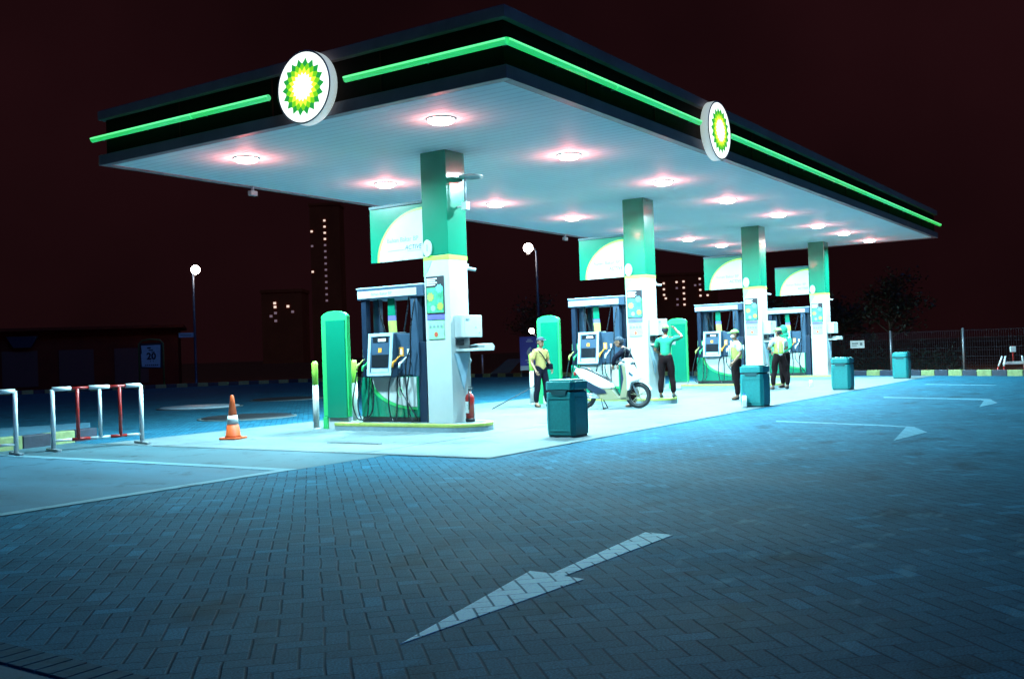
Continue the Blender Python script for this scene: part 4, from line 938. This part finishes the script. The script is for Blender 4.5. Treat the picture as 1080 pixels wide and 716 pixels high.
    TV = {n: (V[n][0].copy(), V[n][1]+g+(.02 if n[0] == 'a' else .006 if n[0] == 'c' else 0)) for n in names}
    for s in 'lr': TV['a'+s] = (V['a'+s][0]+Vector((0, 0, .015)), .062)
    TV['wst'] = (V['pel'][0].lerp(V['bel'][0], .80), .137)
    TE = [('pel', 'wst')]+[e for e in E_ if e[0] in TV and e[1] in TV]
    link_mesh('trousers', [skin_mesh(TV, TE, 'pel')], legs, t)
    # shoes
    sm = []
    for s in 'lr':
        f = V['a'+s][0]; sm.append(skin_mesh({'a': (f+Vector((-.045, 0, -.045)), .040), 'b': (f+Vector((.06, 0, -.05)), .043), 'c': (f+Vector((.16, .0, -.055)), .034)}, [('a', 'b'), ('b', 'c')], 'a'))
    link_mesh('shoes', sm, 'black', t)
    # shirt
    names = ['bel', 'che', 'sho']+[k+s for s in 'lr' for k in ('sue' if not long_sleeve else 'suemw')]
    SV = {n: (V[n][0].copy(), V[n][1]+(.022 if n[0] in 'bc' else .020)) for n in names}
    SV['hem'] = (V['pel'][0]+Vector((0, 0, -.09 if shirt_out else -.01)), .142 if shirt_out else .133)
    SV['nk'] = (V['nk'][0].lerp(V['sho'][0], .35), .058)
    for s in 'lr':
        if not long_sleeve: SV['e'+s] = (V['u'+s][0].lerp(V['e'+s][0], .6), .060)
    SE = [('hem', 'bel'), ('bel', 'che'), ('che', 'sho'), ('sho', 'nk')]+[e for e in E_ if e[0] in SV and e[1] in SV and e[0] not in ('bel', 'che') and e[1] != 'nk']
    link_mesh('shirt', [skin_mesh(SV, SE, 'hem')], top, t)
    if vest:
        VV = {'hem': (V['pel'][0]+Vector((0, 0, .0)), .155), 'bel': (V['bel'][0], .152), 'che': (V['che'][0], .160), 'sho': (V['sho'][0]+Vector((0, 0, .0)), .112), 'sl': (V['sl'][0].lerp(V['sho'][0], .35), .083), 'sr': (V['sr'][0].lerp(V['sho'][0], .35), .083)}
        link_mesh('vest', [skin_mesh(VV, [('hem', 'bel'), ('bel', 'che'), ('che', 'sho'), ('sho', 'sl'), ('sho', 'sr')], 'hem')], vest, t)
        b = MB()
        for yy in (-.075, .075):
            for sx_ in (-1, 1): b.tube([ln(sx_*.158, yy, 1.02), ln(sx_*.168, yy, 1.2), ln(sx_*.155, yy, 1.33)], .013, 5)
        b.build('reflective_tape', 'reflect', t)
    # hair, cap
    if hood:
        link_mesh('hood', [ellipsoid(hp(-.02, 0, .02), (.125, .115, .15), rot=rot), ellipsoid(hp(-.05, 0, -.12), (.12, .13, .10), rot=rot)], hood, t)
    else:
        link_mesh('hair', [ellipsoid(hp(-.022, 0, .015), (.088, .081, .088), rot=rot)], hair, t)
    if cap:
        bm = bmesh.new(); bmesh.ops.create_uvsphere(bm, u_segments=18, v_segments=12, radius=1)
        bmesh.ops.delete(bm, geom=[v for v in bm.verts if v.co.z < -.05], context='VERTS')
        for v in bm.verts: v.co = hp(v.co.x*.112, v.co.y*.092, v.co.z*.085+.055)
        if peak:
            P = [hp(.08, -.07, .06), hp(.15, -.055, .045), (hp(.185, 0, .042)), hp(.15, .055, .045), hp(.08, .07, .06)]
            lo_ = [bm.verts.new(p) for p in P]; up = [bm.verts.new(p+Vector((0, 0, .012))) for p in P]
            bm.faces.new(up); bm.faces.new(list(reversed(lo_)))
            for k in range(5): bm.faces.new((lo_[k], lo_[(k+1) % 5], up[(k+1) % 5], up[k]))
        me = bpy.data.meshes.new('cap'); bm.to_mesh(me); bm.free(); link_mesh('cap', [me], cap, t)
    if mask: link_mesh('face_mask', [ellipsoid(hp(.045, 0, -.035), (.062, .066, .048), rot=rot)], 'reflect', t)
    return t, V
t, V = person((9.55, 5.62, .012), R(-112), 'man in yellow shirt and dark cap with bag strap, left of the nearest bin', 'yshirt', 'navycloth', scale=.97, cap='ydcap',
       arms={'l': dict(e=(.0, .24, 1.12), w=(.14, .22, .93)), 'r': dict(e=(-.03, -.25, 1.10), w=(.12, -.24, .90))}, feet=((.10, .10), (-.06, -.12)), head_yaw=.15)
b = MB(); b.tube([(.0, -.14, 1.44), (.155, -.08, 1.32), (.165, .04, 1.15), (.12, .16, 1.02)], .014, 6); b.tube([(.0, -.14, 1.44), (-.14, -.04, 1.3), (-.15, .08, 1.15), (-.04, .19, 1.04)], .012, 6); b.build('bag_strap', 'navycloth', t)
b = MB(); b.box(-.02, .20, .15, .24, .92, 1.06, .025); b.build('sling_bag', 'navycloth', t)
s = thing('walking_stick', 'thin dark stick slanting to the ground behind the man in yellow', 'stick', (9.50, 5.82, 0))
b = MB(); b.tube([(0, 0, .50), (-.62, .78, .01)], .011, 6); b.build('shaft', 'ink', s); b = MB(); b.tube([(.09, -.10, .57), (0, 0, .50)], .016, 6); b.build('grip', 'black', s)
t, V = person((10.88, 2.98, .151), R(14), 'attendant in a green shirt seen from behind, one arm raised to the pillar box', 'gshirt', 'browncloth', scale=1.0, cap='gcap', peak=True, shirt_out=False,
       arms={'r': dict(e=(.16, -.37, 1.42), w=(.26, -.20, 1.60)), 'l': dict(e=(.06, .26, 1.12), w=(.22, .18, 1.05))}, feet=((.0, .14), (.02, -.15)), lean=.06)
person((12.50, 1.87, .012), R(128), 'man in a lime vest, cap and white mask facing left', 'wshirt', 'browncloth', vest='hivis', cap='gcap', mask=True, scale=.985,
       arms={'l': dict(e=(-.02, .27, 1.12), w=(.16, .26, .92)), 'r': dict(e=(-.10, -.27, 1.12), w=(-.04, -.28, .90))}, feet=((.03, .08), (-.03, -.09)))
person((17.6, 2.55, .012), R(38), 'man in a lime vest and dark trousers seen from behind, legs apart', 'wshirt', 'browncloth', vest='hivis', cap='gcap', scale=1.03,
       arms={'l': dict(e=(.10, .27, 1.14), w=(.30, .16, 1.12)), 'r': dict(e=(.08, -.26, 1.14), w=(.30, -.18, 1.10))}, feet=((.0, .20), (.05, -.22)), head_yaw=.5)
person((18.55, 2.72, .012), R(160), 'person in a green hooded jacket partly hidden behind the man with legs apart', 'gshirt', 'browncloth', hood='gshirt', scale=1.06, long_sleeve=True,
       arms={'l': dict(e=(.05, .26, 1.14), w=(.26, .18, 1.0)), 'r': dict(e=(.05, -.26, 1.14), w=(.24, -.2, 1.0))})
person((9.78, 3.30, .012), R(112), 'person in dark clothes bending over the far side of the scooter', 'navycloth', 'browncloth', scale=.96, long_sleeve=True, lean=.42,
       arms={'r': dict(e=(.26, -.28, 1.22), w=(.34, -.10, .98)), 'l': dict(e=(.28, .25, 1.20), w=(.40, .16, 1.0))}, cap='ydcap', peak=False)

# ------------------------------------------------------------------ sky, added blue fill, camera
W = bpy.data.worlds.new('World'); S.world = W; W.use_nodes = True
nt = W.node_tree; bg = nt.nodes['Background']
sky = nt.nodes.new('ShaderNodeTexSky'); sky.sky_type = 'NISHITA'; sky.sun_disc = False
sky.sun_elevation = R(28); sky.sun_rotation = R(200)
tcw = nt.nodes.new('ShaderNodeTexCoord'); nz = nt.nodes.new('ShaderNodeTexNoise'); nz.inputs['Scale'].default_value = 2.2; nz.inputs['Detail'].default_value = 4
nt.links.new(tcw.outputs['Generated'], nz.inputs['Vector'])
ramp = nt.nodes.new('ShaderNodeValToRGB'); ramp.color_ramp.elements[0].position = .3; ramp.color_ramp.elements[1].position = .75
ramp.color_ramp.elements[0].color = (.0058, .0016, .0022, 1); ramp.color_ramp.elements[1].color = (.0160, .0038, .0050, 1)
nt.links.new(nz.outputs['Fac'], ramp.inputs['Fac'])
# city-lit murk plus a trace of the night sky itself
mx = nt.nodes.new('ShaderNodeMix'); mx.data_type = 'RGBA'; mx.blend_type = 'ADD'; mx.inputs['Factor'].default_value = .00002
nt.links.new(ramp.outputs['Color'], mx.inputs['A']); nt.links.new(sky.outputs['Color'], mx.inputs['B'])
nt.links.new(mx.outputs['Result'], bg.inputs['Color']); bg.inputs['Strength'].default_value = 1.0
sl = bpy.data.lights.new('blue_fill', 'SUN'); sl.energy = .48; sl.angle = R(25); sl.color = (.05, .30, 1.)  # added blue fill for the dark foreground, from no visible source
so = bpy.data.objects.new('blue_fill', sl); COL.objects.link(so)
d = Vector((.35, .80, -.75)); so.rotation_euler = d.to_track_quat('-Z', 'Y').to_euler(); so.location = (0, -10, 20)

cam = bpy.data.cameras.new('camera'); co = bpy.data.objects.new('camera', cam); COL.objects.link(co); S.camera = co
cam.sensor_width = 36; cam.lens = 35.474; cam.clip_end = 4000; cam.clip_start = .05
yaw, pitch, roll = .5874, .0123, -.0339
w = Vector((math.cos(pitch)*math.cos(yaw), math.cos(pitch)*math.sin(yaw), math.sin(pitch)))
r_ = Vector((math.sin(yaw), -math.cos(yaw), 0)); u_ = r_.cross(w)
c_, s_ = math.cos(roll), math.sin(roll); r2 = c_*r_+s_*u_; u2 = -s_*r_+c_*u_
co.matrix_world = Matrix(((r2.x, u2.x, -w.x, -10.839), (r2.y, u2.y, -w.y, -7.163), (r2.z, u2.z, -w.z, 1.35), (0, 0, 0, 1)))

vs = S.view_settings; vs.view_transform = 'Standard'; vs.look = 'None'; vs.gamma = 1; vs.exposure = 0
S.render.engine = 'CYCLES'
S.cycles.max_bounces = 6; S.cycles.diffuse_bounces = 4; S.cycles.sample_clamp_indirect = 4
